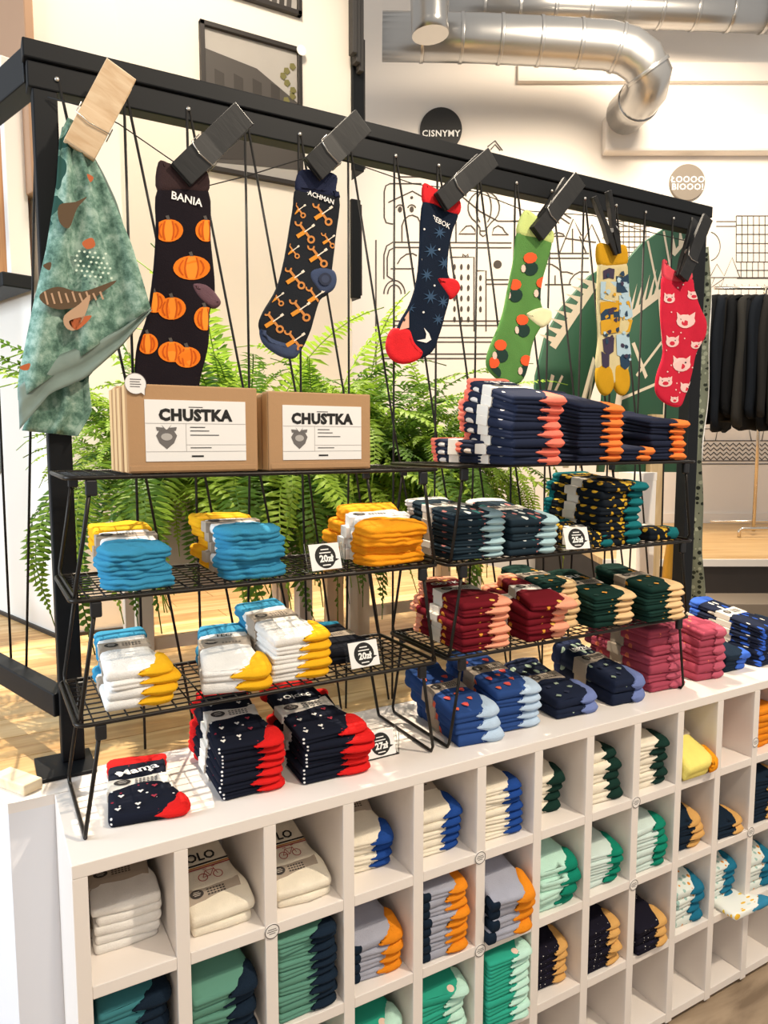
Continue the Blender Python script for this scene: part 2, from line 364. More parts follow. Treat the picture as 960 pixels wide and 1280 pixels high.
# round signs on the back wall
def wall_sign(px, py, rpx, s, size, m, label, y2=0.0):
    x, z = wb2(px, py); r = rpx * WD / FPX
    root = empty('wall_sign', (0, 0, 0), 0, label, 'sign'); root.matrix_world = MB_ @ Matrix.Translation((x, -0.03, z))
    bm = bmesh.new(); pillow(bm, ell(0, 0, r, r, n=40), [(0, 0), (0, 0.022), (0.003, 0.025)], smooth=False)
    d = link('disc', fin(bm, 'disc', m), root, rot=(pi / 2, 0, 0), loc=(0, 0.03, 0))
    lettering(s, size, INKW, root, (0, 0.003, y2), (pi / 2, 0, 0), bold=size * 0.022, spacing=1.1)
wall_sign(551, 163, 25, 'CISNYMY', 0.066, mat('sign_black', '#2b2a29', 0.6), 'round black sign reading CISNYMY on the back wall above the mural', -0.035)
wall_sign(858, 229, 21, 'ŁOOOO\nBIOOO!', 0.066, mat('sign_taupe', '#877d71', 0.6), 'round taupe sign with two lines of white capitals above the clothes rail', -0.01)

# ducts: galvanised pipes below the hall ceiling
DUCT = mat('galvanised_steel', '#b9b7b4', 0.28, 0.9, var=0.08, vscale=4)
def duct(pxs, D, r, label, seams=6, n=22):
    pts = [onD(x, y, D if not isinstance(D, list) else D[i]) for i, (x, y) in enumerate(pxs)]
    root = empty('ventilation_duct', pts[0], 0, label, 'duct'); pts = [p - pts[0] for p in pts]
    tube('pipe', pts, r, DUCT, root, n)
    L = [0]
    for a, b in zip(pts, pts[1:]): L.append(L[-1] + (b - a).length)
    k = max(1, int(L[-1] / 0.27))
    for s in range(1, k + 1):
        d = L[-1] * s / (k + 1); i = max(j for j in range(len(L)) if L[j] <= d); i = min(i, len(pts) - 2)
        t = (pts[i + 1] - pts[i]).normalized(); c = pts[i] + t * (d - L[i])
        tube('seam_ring', [c - t * 0.012, c - t * 0.006, c + t * 0.006, c + t * 0.012], r + 0.006, DUCT, root, n)
    return root
duct([(478, 46), (600, 48), (700, 53), (760, 57), (785, 64), (803, 77), (812, 95), (808, 113), (797, 128), (782, 142)],
     [5.2] * 4 + [5.2, 5.2, 5.22, 5.3, 5.45, 5.7], 0.148, 'long silver duct with an elbow turning down into the wall')
duct([(560, 6), (700, 8), (860, 14), (1000, 20)], 5.55, 0.12, 'upper silver duct running straight across the top right')
duct([(536, -60), (536, -10), (537, 30), (538, 44)], 4.75, 0.115, 'short vertical silver duct end above the black sign')

# framed posters on the rear wall
def poster(x0, x1, z0, z1, label, variant):
    y = 2.42; root = empty('framed_poster', ((x0 + x1) / 2, y, z0), 0, label, 'picture')
    w = (x1 - x0) / 2; h = z1 - z0; bm = bmesh.new(); t = 0.022
    for a in ((-w, -w + t, 0, h), (w - t, w, 0, h), (-w, w, 0, t), (-w, w, h - t, h)): add_box(bm, a[0], a[1], -0.03, 0, a[2], a[3], 0.002)
    link('picture_frame', fin(bm, 'picture_frame', mat('frame_black', '#2c2724', 0.5)), root)
    box('photograph_print', -w + t, w - t, -0.010, 0, t, h - t, mat('photo_grey_sky', '#a7a29c', 0.5, var=0.15, vscale=4), root)
    bm = bmesh.new(); q = lambda p: (-w + t + p[0] * (2 * w - 2 * t), -0.0115 - p[2], t + p[1] * (h - 2 * t))
    if variant == 0:
        flat(bm, [q((0, .03, 0)), q((1, .10, 0)), q((1, .62, 0)), q((.55, .8, 0)), q((0, .85, 0))], lambda p: p, 0)
        flat(bm, [q((.0, .05, .001)), q((.42, .10, .001)), q((.42, .5, .001)), q((.0, .42, .001))], lambda p: p, 1)
        for k in range(4): flat(bm, [q((.1 + .2 * k, .52, .001)), q((.2 + .2 * k, .52, .001)), q((.2 + .2 * k, .7, .001)), q((.1 + .2 * k, .72, .001))], lambda p: p, 1)
        for k in range(14): flat(bm, [q((.9 + .06 * sin(k * 5) + .04 * cos(a), .3 + .045 * k + .03 * sin(a), .002)) for a in (0, 1.2, 2.4, 3.6, 4.8)], lambda p: p, 2)
    else:
        for k in range(9): flat(bm, [q((.05 + .1 * k, .0, 0)), q((.12 + .1 * k, .0, 0)), q((.2 + .1 * k, .9, 0)), q((.16 + .1 * k, .9, 0))], lambda p: p, k % 2)
    link('printed_scene', fin(bm, 'printed_scene', [mat('photo_dark', '#4a4541', 0.5), mat('photo_darker', '#38332f', 0.5), mat('photo_olive', '#6f6a3c', 0.6)]), root)
    # glass front
    return root
pr = poster(0.925, 1.447, 2.88, 3.56, 'black framed grey photograph of a dark building, white dot at its corner', 0)
bm = bmesh.new(); pillow(bm, ell(0, 0, .026, .026), [(0, 0), (0, .004)], smooth=False); link('round_sticker', fin(bm, 'round_sticker', CARD), pr, (0.255, -0.032, .665), (pi / 2, 0, 0))
poster(1.02, 1.45, 3.715, 4.3, 'black framed striped photograph cut off by the top edge', 1)
# dark boards seen edge on at the end of the rear wall
for (px0, px1, py0, py1, yy, lab) in ((441, 455, 43, 212, 2.40, 'narrow black board hung edge on below the draped blind'), (440, 451, 250, 372, 2.40, 'lowest narrow black board edge on beside the poster wall')):
    a = onY(px0, py1, yy); b = onY(px1, py0, yy); root = empty('edge_on_picture', (a.x, yy, a.z), 0, lab, 'picture')
    box('board', 0, b.x - a.x, 0, 0.5, 0, b.z - a.z, BLACK, root, 0.004)
    box('front_edge', b.x - a.x, b.x - a.x + .012, 0.01, 0.48, 0.02, b.z - a.z - .02, mat('frame_black', '#2c2724', 0.5), root)
a = onY(441, 80, 2.32); b = onY(468, -40, 2.32)
root = empty('rolled_blind', (a.x, 2.32, a.z), 0, 'dark grey hanging blind at the top end of the poster wall', 'blind')
for k in range(3): box('slat', .03 * k, .03 * k + .028, .02 * k, .05 + .02 * k, 0.03 * (2 - k), b.z - a.z + .2, mat('blind_grey', '#3e3c3b', 0.7), root, 0.004)
# things on the slanted left face of the pillar
bm = bmesh.new(); add_box(bm, -.02, 1.05, 0, .03, 2.36, 3.5, .004, Matrix.Translation((pc.x, pc.y, 0)) @ Matrix.Rotation(math.atan2(LD.y, LD.x), 4, 'Z'))
tag(link('trim_5', fin(bm, 'trim_5', mat('tan_board', '#a88468', .7, var=.05))), kind='structure')
a = pc + LD * 0.15
root = empty('wall_cabinet', (a.x - 0.02, a.y, 1.6), math.atan2(LD.y, LD.x), 'orange brown wooden wall cabinet at the left edge behind the cords', 'cabinet')
WB = wood('orange_wood', '#a9652c', '#c98a4c', 3, (8, 8, 1))
z0 = onY(20, 370, a.y).z; z1 = onY(20, 110, a.y).z; root.location.z = z0
box('panel', -0.10, .7, 0.01, .06, .05, z1 - z0, WB, root, 0.004); box('white_frame', -0.13, -0.10, .005, .07, 0.02, z1 - z0 + .03, WHITE, root, .003); box('base_ledge', -.14, .7, .005, .1, 0, .045, BLACK, root, .004)
root.matrix_world = Matrix.Translation(root.location) @ Matrix.Rotation(math.atan2(LD.y, LD.x), 4, 'Z')
a = pc + LD * .50; p = onY(-2, 572, a.y); root = empty('round_mirror', (a.x, a.y, p.z), math.atan2(LD.y, LD.x), 'grey round disc on the pillar, cut off by the left edge', 'mirror')
bm = bmesh.new(); pillow(bm, ell(0, 0, .08, .072, n=30), [(0, 0), (0, .012), (.004, .016)], smooth=False); link('disc', fin(bm, 'disc', mat('disc_grey', '#7f8684', 0.35)), root, (0, 0.0, 0), (pi / 2, 0, pi))

# ------------------------------------------------------------------ display platform (podium) with plank top
PZ = 0.9
plat = empty('display_platform', (0, 0.272, 0), 0, 'wide white window platform with a pale wooden plank top behind the cubby unit', 'platform')
PF = 0.0; PB = 2.14; XL = -0.079; XR = 2.3
WPLANK = [wood('pine_plank_%d' % i, c1, c2, 2.2, (1.2, 14, 1), 0.45, 0.12) for i, (c1, c2) in enumerate((('#b98f58', '#dab982'), ('#c39a62', '#e0c08c'), ('#b0854f', '#d3ae76')))]
PANEL = mat('white_panel', '#e6e6ea', 0.45, var=0.01)
off = lambda y: XL + LD.x / LD.y * y
bm = bmesh.new(); a = [(XL, 0), (XR, 0), (XR, PB), (off(PB), PB)]
plat_body = prism('plinth', a, 0.0, PZ - 0.02, PANEL, plat)
# white front rim
prism('front_rim', [(XL, 0), (XR, 0), (XR, 0.085), (off(.085), 0.085)], PZ - 0.02, PZ, WHITE, plat)
y = 0.087; k = 0
while y < PB - 0.02:
    y2 = min(PB, y + 0.125)
    cuts = [off(y) , 0.55 + 0.5 * ((k * 0.37) % 1), 1.5 + 0.4 * ((k * 0.61) % 1), XR]
    for c0, c1 in zip(cuts, cuts[1:]):
        bm = bmesh.new(); lx = c0 if c0 != cuts[0] else None
        add_box(bm, c0 + 0.001, c1 - 0.001, y + 0.001, y2 - 0.001, PZ - 0.02, PZ, 0.0015)
        link('plank', fin(bm, 'plank', WPLANK[(k * 2 + int(c0 * 3)) % 3]), plat)
    y = y2; k += 1
# wooden offcut on the platform corner
a = onZ(42, 985, PZ)
root = empty('wooden_offcut', (-0.06, 0.34, PZ), 0.55, 'small pale wooden offcut beside the foot of the left post', 'block')
box('block', -0.02, 0.02, -0.05, 0.05, 0, 0.022, wood('pale_offcut', '#d9c5a0', '#efe0c2', 4, (1, 8, 8)), root, 0.003)
# right back platform
p0 = onD(870, 701, 4.05)
PW = mat('platform_dark', '#3b342f', 0.7, var=0.1)
MP = Matrix.Translation(Vector((CAM.x, CAM.y, 0)) + FH * 4.05) @ Matrix.Rotation(-YAW, 4, 'Z')
plat2 = empty('rear_platform', (0, 0, 0), 0, 'distant platform with warm wooden top and dark front at the right', 'platform'); plat2.matrix_world = MP
TOPW = wood('honey_wood', '#c79c62', '#dcb780', 2, (1, 10, 1), 0.4, 0.08)
box('wooden_top', 1.25, 4.4, 0.02, 1.83, 0.86, 0.9, TOPW, plat2, 0.003); box('front_edge', 1.25, 4.4, 0.0, 0.02, 0.86, 0.9, WALLB, plat2)
box('dark_front', 1.25, 4.4, 0.03, 1.83, 0.0, 0.86, PW, plat2); box('step', 1.25, 4.4, -0.25, 0.03, 0.0, 0.70, mat('step_beige', '#8e8070', 0.6), plat2, 0.004)

# ------------------------------------------------------------------ white cubby unit
PIT = 0.16; T = 0.0238; RW = 0.2145; NC = 14; UH = 0.9; UD = 0.268
UX = NC * PIT + T
unit = empty('cubby_unit', (0, 0, 0), 0, 'long white cubby shelving unit full of folded socks', 'shelf')
box('top_board', 0, UX, 0, UD, UH - T, UH, WHITE, unit, 0.0015)
for c in range(NC + 1): box('side_panel' if c in (0, NC) else 'divider', c * PIT, c * PIT + T, 0.0005, UD, 0.012, UH - T, WHITE, unit, 0.0012)
def zfl(r): return UH - T - r * RW + 0.0223
me = None
for r in (1, 2, 3, 4):
    for c in range(NC):
        if me is None:
            bm = bmesh.new(); add_box(bm, 0.0002, PIT - T - 0.0002, 0.001, UD, -0.0223, 0, 0.0012); me = fin(bm, 'shelf_board', WHITE)
        link('shelf_board', me, unit, (c * PIT + T, 0, zfl(r)))
box('back_panel', 0, UX, UD, UD + 0.003, 0.012, UH - 0.001, WHITE, unit)
for c in range(0, NC + 1, 2): box('foot', c * PIT, c * PIT + T, 0.03, UD - 0.03, 0, 0.012, mat('grey_foot', '#6b6662', 0.7), unit)
STK = mat('sticker_paper', '#f3eee9', 0.6)
bm = bmesh.new(); pillow(bm, ell(0, 0, .0145, .0145, n=24), [(0, 0), (0, .0012)], smooth=False); stk_me = fin(bm, 'round_sticker', STK)
bm = bmesh.new(); ribbon(bm, ell(0, 0, .0135, .0135, n=24), .0016, lambda p: (p[0], p[1], 0), 0, True)
for yy, w in ((.004, .008), (.0, .010), (-.004, .006)): flat(bm, [(-w, yy - .0007), (w, yy - .0007), (w, yy + .0007), (-w, yy + .0007)], lambda p: (p[0], p[1], 0))
stp_me = fin(bm, 'sticker_print', mat('sticker_ink', '#5b5552', 0.7))
for (px, py) in ((340, 1164), (600, 1072), (600, 1188), (795, 1003), (792, 1106), (944, 928), (938, 1040)):
    p = onY(px, py, 0.0); s = link('round_sticker', stk_me, unit, (p.x, 0.0002, p.z), (pi / 2, 0, 0)); link('sticker_print', stp_me, s, (0, 0, .0016))

# ------------------------------------------------------------------ black display frame with elastic cords
FY = 0.385; FZ0, FZ1 = 2.24, 2.32; FXL, FXR = 0.012, 2.0
frame = empty('lacing_stand', (0, FY, PZ), 0, 'tall black frame laced with black cords standing behind the white unit', 'stand')
def fb(name, x0, x1, y0, y1, z0, z1, m=BLACK, bev=0.003): return box(name, x0, x1, y0, y1, z0 - PZ, z1 - PZ, m, frame, bev)
fb('top_rail', FXL, FXR, -0.005, 0.045, 2.285, FZ1); fb('top_rail', FXL + .006, FXR - .010, 0.0, 0.042, 2.235, 2.283)
fb('post', 0.026, 0.070, 0.002, 0.045, PZ + 0.008, 2.236); fb('post', 1.935, 1.985, 0.002, 0.045, PZ + 0.008, 2.236)
fb('base_plate', -0.024, 0.085, -0.058, 0.06, PZ, PZ + 0.008, BLACK, .002); fb('base_plate', 1.89, 2.03, -0.05, 0.06, PZ, PZ + 0.008, BLACK, .002)
R_ = Matrix.Translation((0.035, 0.03, 0)) @ Matrix.Rotation(math.atan2(LD.y, LD.x), 4, 'Z')
def sb(name, x0, x1, y0, y1, z0, z1, m=BLACK):
    o = box(name, x0, x1, y0, y1, z0 - PZ, z1 - PZ, m, frame, 0.003, R_); return o
sb('side_rail', 0.0, 1.3, -.022, .022, 2.25, FZ1 - 0.004); sb('side_rail', 0.0, 1.3, -.02, .02, PZ + .10, PZ + .15); sb('post', 1.26, 1.3, -.02, .02, PZ + .008, 2.25)
HOOKS = [0.07 + 0.125 * i for i in range(16)]
bm = bmesh.new(); lathe(bm, [(.001, -.002), (.0045, -.001), (.0045, .001), (.001, .002)], 8); eye_me = fin(bm, 'hook_eye', mat('hook_steel', '#cfcac2', 0.3, 0.8))
random.seed(3)
for i, x in enumerate(HOOKS):
    if i < 15 and x < 1.93: link('hook_eye', eye_me, frame, (x, -0.002, 2.258 - PZ), (pi / 2, 0, 0))
    zb = PZ + 0.004
    if i > 0 and x < 1.9: tube('cord', [(x - .003, 0.0, 2.256 - PZ), (x - .004, .0, 1.6 - PZ), (x - .006 + random.uniform(-.02, .02), 0.0, zb - PZ)], .0029, CORD, frame, 5)
    j = i + 2
    if j < 15: tube('cord', [(x + .003, 0.001, 2.256 - PZ), (x + .125, .004, 1.6 - PZ), (HOOKS[j] + random.uniform(-.03, .02), 0.001, zb - PZ)], .0029, CORD, frame, 5)
for i in range(4):
    d = 0.05 + 0.27 * i
    for dd in (0.02, 0.20):
        b = R_ @ Vector((d, -.022, 2.27 - PZ)); e = R_ @ Vector((d + dd, -.022, .13)); tube('cord', [b, (b + e) / 2, e], .0029, CORD, frame, 5)
    tube('cord', [R_ @ Vector((d, -.024, 2.325 - PZ)), R_ @ Vector((d + .005, -.024, 2.25 - PZ))], .0022, mat('pale_cord', '#b9ac9a', .7), frame, 5)

# ------------------------------------------------------------------ wire stacking racks
def rack(x0, x1, zs, label):
    y0, y1 = 0.058, 0.315
    root = empty('wire_rack', (x0, y0, PZ), 0, label, 'rack')
    W = x1 - x0; Dp = y1 - y0; zl = [0] + [z - PZ for z in zs]
    for k, z in enumerate(zl[1:]):
        bm = bmesh.new(); rim = round_poly([(0, 0), (W, 0), (W, Dp), (0, Dp)], 0.02, 4)
        add_tube(bm, [(x, y, z) for x, y in rim], .0040, 6, True)
        n = 10
        for i in range(1, n): add_tube(bm, [(0, Dp * i / n, z), (W, Dp * i / n, z)], .0016, 4)
        m = int(W / 0.027)
        for i in range(1, m): add_tube(bm, [(W * i / m, 0, z + .0015), (W * i / m, Dp, z + .0015)], .0016, 4)
        link('wire_shelf', fin(bm, 'wire_shelf', WIRE), root)
        zb = zl[k] + (.004 if k == 0 else .004)
        for s in (0, 1):
            xb = (0.008 if s == 0 else W - 0.008); xt = 0.038 if s == 0 else W - 0.038
            lg = tube('leg', [(xt, 0.004, z - .004), ((xt + xb) / 2, .005, (z + zb) / 2), (xb, 0.006, zb + .012), (xb, 0.012, zb), (xb, .05, zb), (xb, Dp - .05, zb), (xb, Dp - 0.012, zb), (xb, Dp - .006, zb + .012), ((xt + xb) / 2, Dp - .005, (z + zb) / 2), (xt, Dp - .004, z - .004)], .0036, WIRE, root, 6)
            for yy in (.004, Dp - .004): box('clip', xt - .009, xt + .009, yy - .006, yy + .006, z - .03, z - .003, PLAST, lg, .003)
    return root
rack(0.022, 0.735, (1.103, 1.312, 1.512), 'left three tier black wire rack on the white unit')
rack(0.762, 1.545, (1.103, 1.308, 1.517), 'right three tier black wire rack on the white unit')
SH = {'T': PZ, 'L1': 1.1075, 'L2': 1.3165, 'L3': 1.5165, 'R1': 1.1075, 'R2': 1.3125, 'R3': 1.5215}

# ------------------------------------------------------------------ folded sock pairs
W0, L0, H0 = 0.13, 0.20, 0.018
TAPER = (0.12, 0.30, 0.60)                 # how much thicker a pair is at its back (cuff and band) than at its front fold
def wob(seed, a, k=45, tp=0.0):
    rnd = random.Random(seed); p = [rnd.uniform(0, 6.28) for _ in range(6)]; k1, k2, k3 = (k * rnd.uniform(.7, 1.3) for _ in range(3))
    def fn(v):
        s = sin(k1 * v.x + p[0]) * cos(k2 * v.y + p[1]); t = sin(k3 * v.y + k1 * .6 * v.x + p[2])
        zz = min(1, max(0, v.z / H0)); z = v.z * (1 + tp * max(0, v.y) / L0)
        return Vector((v.x + a * t * .8, v.y + a * s * .9 + a * .8 * sin(k3 * v.x + p[3] + zz * 1.5), z + a * (s + .6 * t) * zz * .32 - a * .8 * zz * (1 - zz) * sin(2.1 * k1 * v.x + p[4])))
    return fn
P2 = [(.005, 0), (.0012, .0022), (0, .0048), (.0010, .0074), (.0022, .009), (.0010, .0106), (0, .0132), (.0012, .0158), (.005, .0178)]
P1 = [(.004, 0), (.0012, .003), (.0, .0075), (0, .0105), (.0012, .015), (.004, .0178)]
PB2, PB1 = P2, P1
PT = [(.008, 0), (.0035, .0035), (.0, .0082), (0, .0098), (.0035, .0145), (.008, .0176)]
SOCKM = {}
def sock_parts(kind, var, tl):
    key = (kind, var, tl)
    if key in SOCKM: return SOCKM[key]
    K = KINDS[kind]; st = K.get('style', 'R'); parts = []; sd = hash_s(kind) * 10 + var; tp = TAPER[tl]
    if st == 'R':
        rj = random.Random(sd); jit = rj.uniform(-.008, .008); tx = K.get('toex', .46) * W0 + jit; ty = rj.uniform(.062, .09)
        bo = round_poly([(0, 0), (.70 * W0, 0), (.88 * W0, .014), (.90 * W0, .05), (.80 * W0, .085), (.76 * W0, .11), (.76 * W0, L0), (0, L0)], .009, 3)
        to = round_poly([(tx, -.003), (.74 * W0, -.007), (W0 - .004, -.002), (W0 + .002, .02), (.97 * W0, ty * .8), (.80 * W0, ty), (.70 * W0, ty * .66), (tx + .02, .016)], .011, 3)
        bw = .76 * W0
        def tf(f):
            def g(v):
                s = min(1, max(.10, (v.x - tx + .002) / .030)) ** .75
                return f(Vector((v.x, v.y, H0 / 2 + (v.z - H0 / 2) * s * 1.05)))
            return g
        f = wob(sd, .0018, 45, tp); bm = bmesh.new(); pillow(bm, bo, PB2 if var != 1 else PB1, f, grid=.022); parts.append(('sock_body', fin(bm, 'sock_body', K['body'])))
        if K.get('toe'):
            bm = bmesh.new(); pillow(bm, to, PT, tf(wob(sd + 1, .0018, 45, tp)), grid=.018); parts.append(('toe', fin(bm, 'toe', K['toe'])))
    elif st == 'F':                      # soft crumpled pair: folded foot in front, cuff at the back
        bo = round_poly([(.004, .0), (W0 - .004, 0), (W0 - .008, L0 * .8), (.008, L0 * .8)], .02, 6); bw = W0
        bm = bmesh.new(); pillow(bm, bo, [(i, z * .93) for i, z in P1], wob(sd, .0026, 60, tp), grid=.022); parts.append(('sock_body', fin(bm, 'sock_body', K['body'])))
        fo = spline([(-.004, .005), (.012, -.012), (W0 * .35, -.016), (W0 * .7, -.012), (W0, -.004), (W0 + .006, .02), (W0, .055), (W0 * .75, .075), (W0 * .4, .082), (.01, .066), (-.006, .04)], 5)
        w1, w2 = wob(sd + 1, .0032, 55, tp), wob(sd + 5, .0024, 150)
        bm = bmesh.new(); pillow(bm, fo, [(i * 1.6, z * 1.10 - .0005) for i, z in P2], lambda v: w2(w1(v)), grid=.013, crown=.003); parts.append(('folded_foot', fin(bm, 'folded_foot', K['toe'])))
    else:                                # plain slab
        bo = round_poly([(0, 0), (W0 * .5, -.004), (W0, .002), (W0, .06), (W0 * .9, .1), (W0 * .86, L0), (.005, L0)], .010, 4); bw = W0 * .88
        bm = bmesh.new(); pillow(bm, bo, PB1, wob(sd, .0024, 38, tp), grid=.022); parts.append(('sock_body', fin(bm, 'sock_body', K['body'])))
    if K.get('cuff'):
        y0 = L0 * K.get('cuffy', .87 if st != 'F' else .68)
        co = round_poly([(-.003, y0), (bw + .002, y0 + .006), (bw + .004, L0 + .012), (bw * .5, L0 + .018), (-.004, L0 + .008)], .014, 3)
        bm = bmesh.new(); pillow(bm, co, [(i, z * 1.08) for i, z in P2], wob(sd + 2, .0026 if st != 'F' else .004, 60, tp), grid=.018); parts.append(('cuff', fin(bm, 'cuff', K['cuff'])))
    if K.get('heel'):
        ho = round_poly([(-.0022, -.0022), (.026, -.0025), (.02, .016), (-.0022, .034)], .008, 3)
        bm = bmesh.new(); pillow(bm, ho, [(i, z * 1.02) for i, z in P1], grid=.02, crown=.001); parts.append(('heel', fin(bm, 'heel', K['heel'])))
    if K.get('band'):
        y0, y1 = K.get('bandy', (.44, .64)); y0 *= L0; y1 *= L0; ft = wob(sd, 0, 45, tp)
        bm = bmesh.new(); pillow(bm, [(-.002, y0), (bw + .002, y0 + .003), (bw + .002, y1 + .003), (-.002, y1)], [(.001, .0004), (0, .0016), (0, H0 + .0004), (.002, H0 + .0012), (.018, H0 + .0026)], ft, smooth=False)
        parts.append(('paper_band', fin(bm, 'paper_band', K['band'])))
    SOCKM[key] = parts; return parts
def hash_s(s): return sum((i + 1) * ord(c) for i, c in enumerate(s)) % 997
def mk_print():
    bm = bmesh.new(); flat(bm, ell(.021, 0, .014, .010, n=20), lambda p: (p[0], p[1], 0))
    for yy, w in ((.004, .006), (0, .008), (-.004, .006)): flat(bm, [(.021 - w, yy - .0008), (.021 + w, yy - .0008), (.021 + w, yy + .0008), (.021 - w, yy + .0008)], lambda p: (p[0], p[1], .0005), 1)
    for r_ in range(3):
        for c_ in range(6): flat(bm, [(.042 + .0065 * c_, .006 - .006 * r_), (.0465 + .0065 * c_, .006 - .006 * r_), (.0465 + .0065 * c_, .003 - .006 * r_), (.042 + .0065 * c_, .003 - .006 * r_)], lambda p: (p[0], p[1], 0), 0)
    return fin(bm, 'band_print', [mat('band_ink', '#3a3532', .8), mat('band_ink_pale', '#b9b1a6', .8)])
PRINT = mk_print()
ORD = ['topmost', 'second', 'third', 'fourth', 'fifth', 'sixth', 'seventh', 'eighth', 'ninth', 'tenth', 'eleventh', 'twelfth', 'thirteenth']
PROTO = {}
def sock_item(kind, var, tl, label, group):
    """first use builds the meshes, later ones copy the object and its parts"""
    key = (kind, var, tl)
    if key not in PROTO:
        root = bpy.data.objects.new('sock_pair', None); root.empty_display_size = .03; COL.objects.link(root)
        kids = [link(n, me, root) for n, me in sock_parts(kind, var, tl)]; PROTO[key] = (root, kids)
    else:
        r, ch = PROTO[key]; root = r.copy(); COL.objects.link(root); kids = []
        for c in ch:
            d = c.copy(); d.parent = root; COL.objects.link(d); kids.append(d)
    tag(root, label, 'socks', group); return root, list(kids)
TOPPRINT = {}
def stack(kind, x, y, z, n, h, w=W0, L=L0, rz=0.0, wedge=0.0, place='', seed=0, jit=.004, text=None, pitch=0.0, top_skew=None, bandtop=True, skews=None, textcol=None, texty=.745, tsize=.02, tl=None, trot=0.0):
    rnd = random.Random(seed * 31 + hash_s(kind)); K = KINDS[kind]
    if tl is None: tl = 2 if n <= 4 else 1 if n <= 6 else 0
    dw = TAPER[tl] * h / L + wedge
    for i in range(n):
        o = n - 1 - i
        if n == 1: lab = '%s %s' % (K['look'], place)
        else: lab = '%s, %s, %s' % (K['look'], ('topmost' if o == 0 else 'lowest' if i == 0 else ORD[o] + ' from top'), place)
        if len(lab.split()) > 16: print('LONG', len(lab.split()), lab)
        root, kids = sock_item(kind, (i + seed + (rnd.random() < .3)) % 3, tl, lab, 'folded ' + K['look'] + 's')
        dx, dy = rnd.uniform(-jit, jit), rnd.uniform(-jit, jit) * .8; rr = rz + rnd.uniform(-.05, .05)
        if skews and i < len(skews): dx += skews[i][0]; dy += skews[i][1]; rr += skews[i][2]
        if o == 0 and n > 2: rr += rnd.uniform(-.09, .05) if top_skew is None else top_skew; dx *= 1.6
        root.location = (x + dx, y + dy, z + i * h + .0004)
        root.rotation_euler = (i * dw + pitch, rnd.uniform(-.012, .012) if i else 0, rr)
        root.scale = (w / W0 * rnd.uniform(.97, 1.02), L / L0, h * .985 / H0)
        if o == 0:
            ty = 1 + TAPER[tl] * .54
            b = [k for k in kids if k.name.split('.')[0] == 'paper_band']
            if b and bandtop:
                y0, y1 = K.get('bandy', (.44, .64)); ym = (y0 + y1) / 2 * L0
                link('band_print', PRINT, b[0], (0.002, ym + .001, H0 * (1 + TAPER[tl] * ym / L0) + .0036), (TAPER[tl] * H0 / L0, 0, 0))
            if text: lettering(text, tsize, textcol or INKW, root, (.38 * W0, texty * L0, H0 * (1 + TAPER[tl] * texty) + .0038), (TAPER[tl] * H0 / L0, 0, trot), tsize * .025)
            if K.get('motif'):
                mo, cols = K['motif']; bm = bmesh.new(); q = 0
                for (px_, py_) in MOTIFPOS:
                    yy = py_ * L0; zt = H0 * (1 + TAPER[tl] * (py_ if K['motif'][0] is not m_bike else .50)) + .0036
                    for poly, ci in mo(px_ * W0, yy, q): flat(bm, poly, lambda p, zt=zt, ci=ci: (p[0], p[1], zt + .0003 * ci), ci)
                    q += 1
                link('printed_motifs', fin(bm, 'printed_motifs', cols), root)['kind'] = 'stuff'
MOTIFPOS = [(.12, .09), (.36, .13), (.56, .22), (.16, .30), (.40, .34), (.58, .40), (.12, .72), (.55, .70)]
def m_heart(x, y, q): r = .0052; return [([(x - r, y + r * .5), (x - r * .5, y + r), (x, y + r * .5), (x + r * .5, y + r), (x + r, y + r * .5), (x, y - r)], 1 if q % 3 == 2 else 0)]
def m_berry(x, y, q): r = .009 if q % 2 else .007; return [([(x - r, y + r * .6), (x, y + r * .9), (x + r, y + r * .6), (x + r * .6, y - r * .5), (x, y - r), (x - r * .6, y - r * .5)], q % 2)]
def m_bike(x, y, q):
    if q: return []
    out = []; bx, by, r = .062, .088, .0105
    def arc(cx, cy, ci): 
        for k in range(12):
            a, b = 2 * pi * k / 12, 2 * pi * (k + 1) / 12
            out.append(([(cx + r * cos(a), cy + r * sin(a)), (cx + r * cos(b), cy + r * sin(b)), (cx + .82 * r * cos(b), cy + .82 * r * sin(b)), (cx + .82 * r * cos(a), cy + .82 * r * sin(a))], ci))
    def ln(a, b, w, ci):
        d = Vector((b[0] - a[0], b[1] - a[1])); n = Vector((-d.y, d.x)).normalized() * w / 2; out.append(([(a[0] + n.x, a[1] + n.y), (b[0] + n.x, b[1] + n.y), (b[0] - n.x, b[1] - n.y), (a[0] - n.x, a[1] - n.y)], ci))
    ln((.004, .120), (.112, .122), .0045, 0); ln((.004, .113), (.112, .115), .0035, 1); ln((.004, .108), (.112, .110), .003, 2)
    arc(bx - .016, by - .004, 2); arc(bx + .016, by - .004, 2)
    for a, b in (((-.016, -.004), (-.007, .012)), ((-.007, .012), (.011, .012)), ((.011, .012), (0, -.004)), ((0, -.004), (-.007, .012)), ((-.016, -.004), (0, -.004)), ((.011, .014), (.016, -.004)), ((-.011, .016), (-.003, .016)), ((.009, .018), (.016, .019))): ln((bx + a[0], by + a[1]), (bx + b[0], by + b[1]), .0014, 2)
    return out
def m_blob(x, y, q): r = .007; return [([(x + r * (1 + .3 * sin(k * 2 + q)) * cos(k * .785), y + r * (.8 + .3 * cos(k * 3 + q)) * sin(k * .785)) for k in range(8)], q % 2)]
k_ = knit
NAVY = k_('navy', '#1c2236'); DNAVY = k_('deep_navy', '#14161f'); RED = k_('red', '#d3201f'); CORAL = k_('coral', '#ef7a66'); ORANGE = k_('orange', '#ee7f3c')
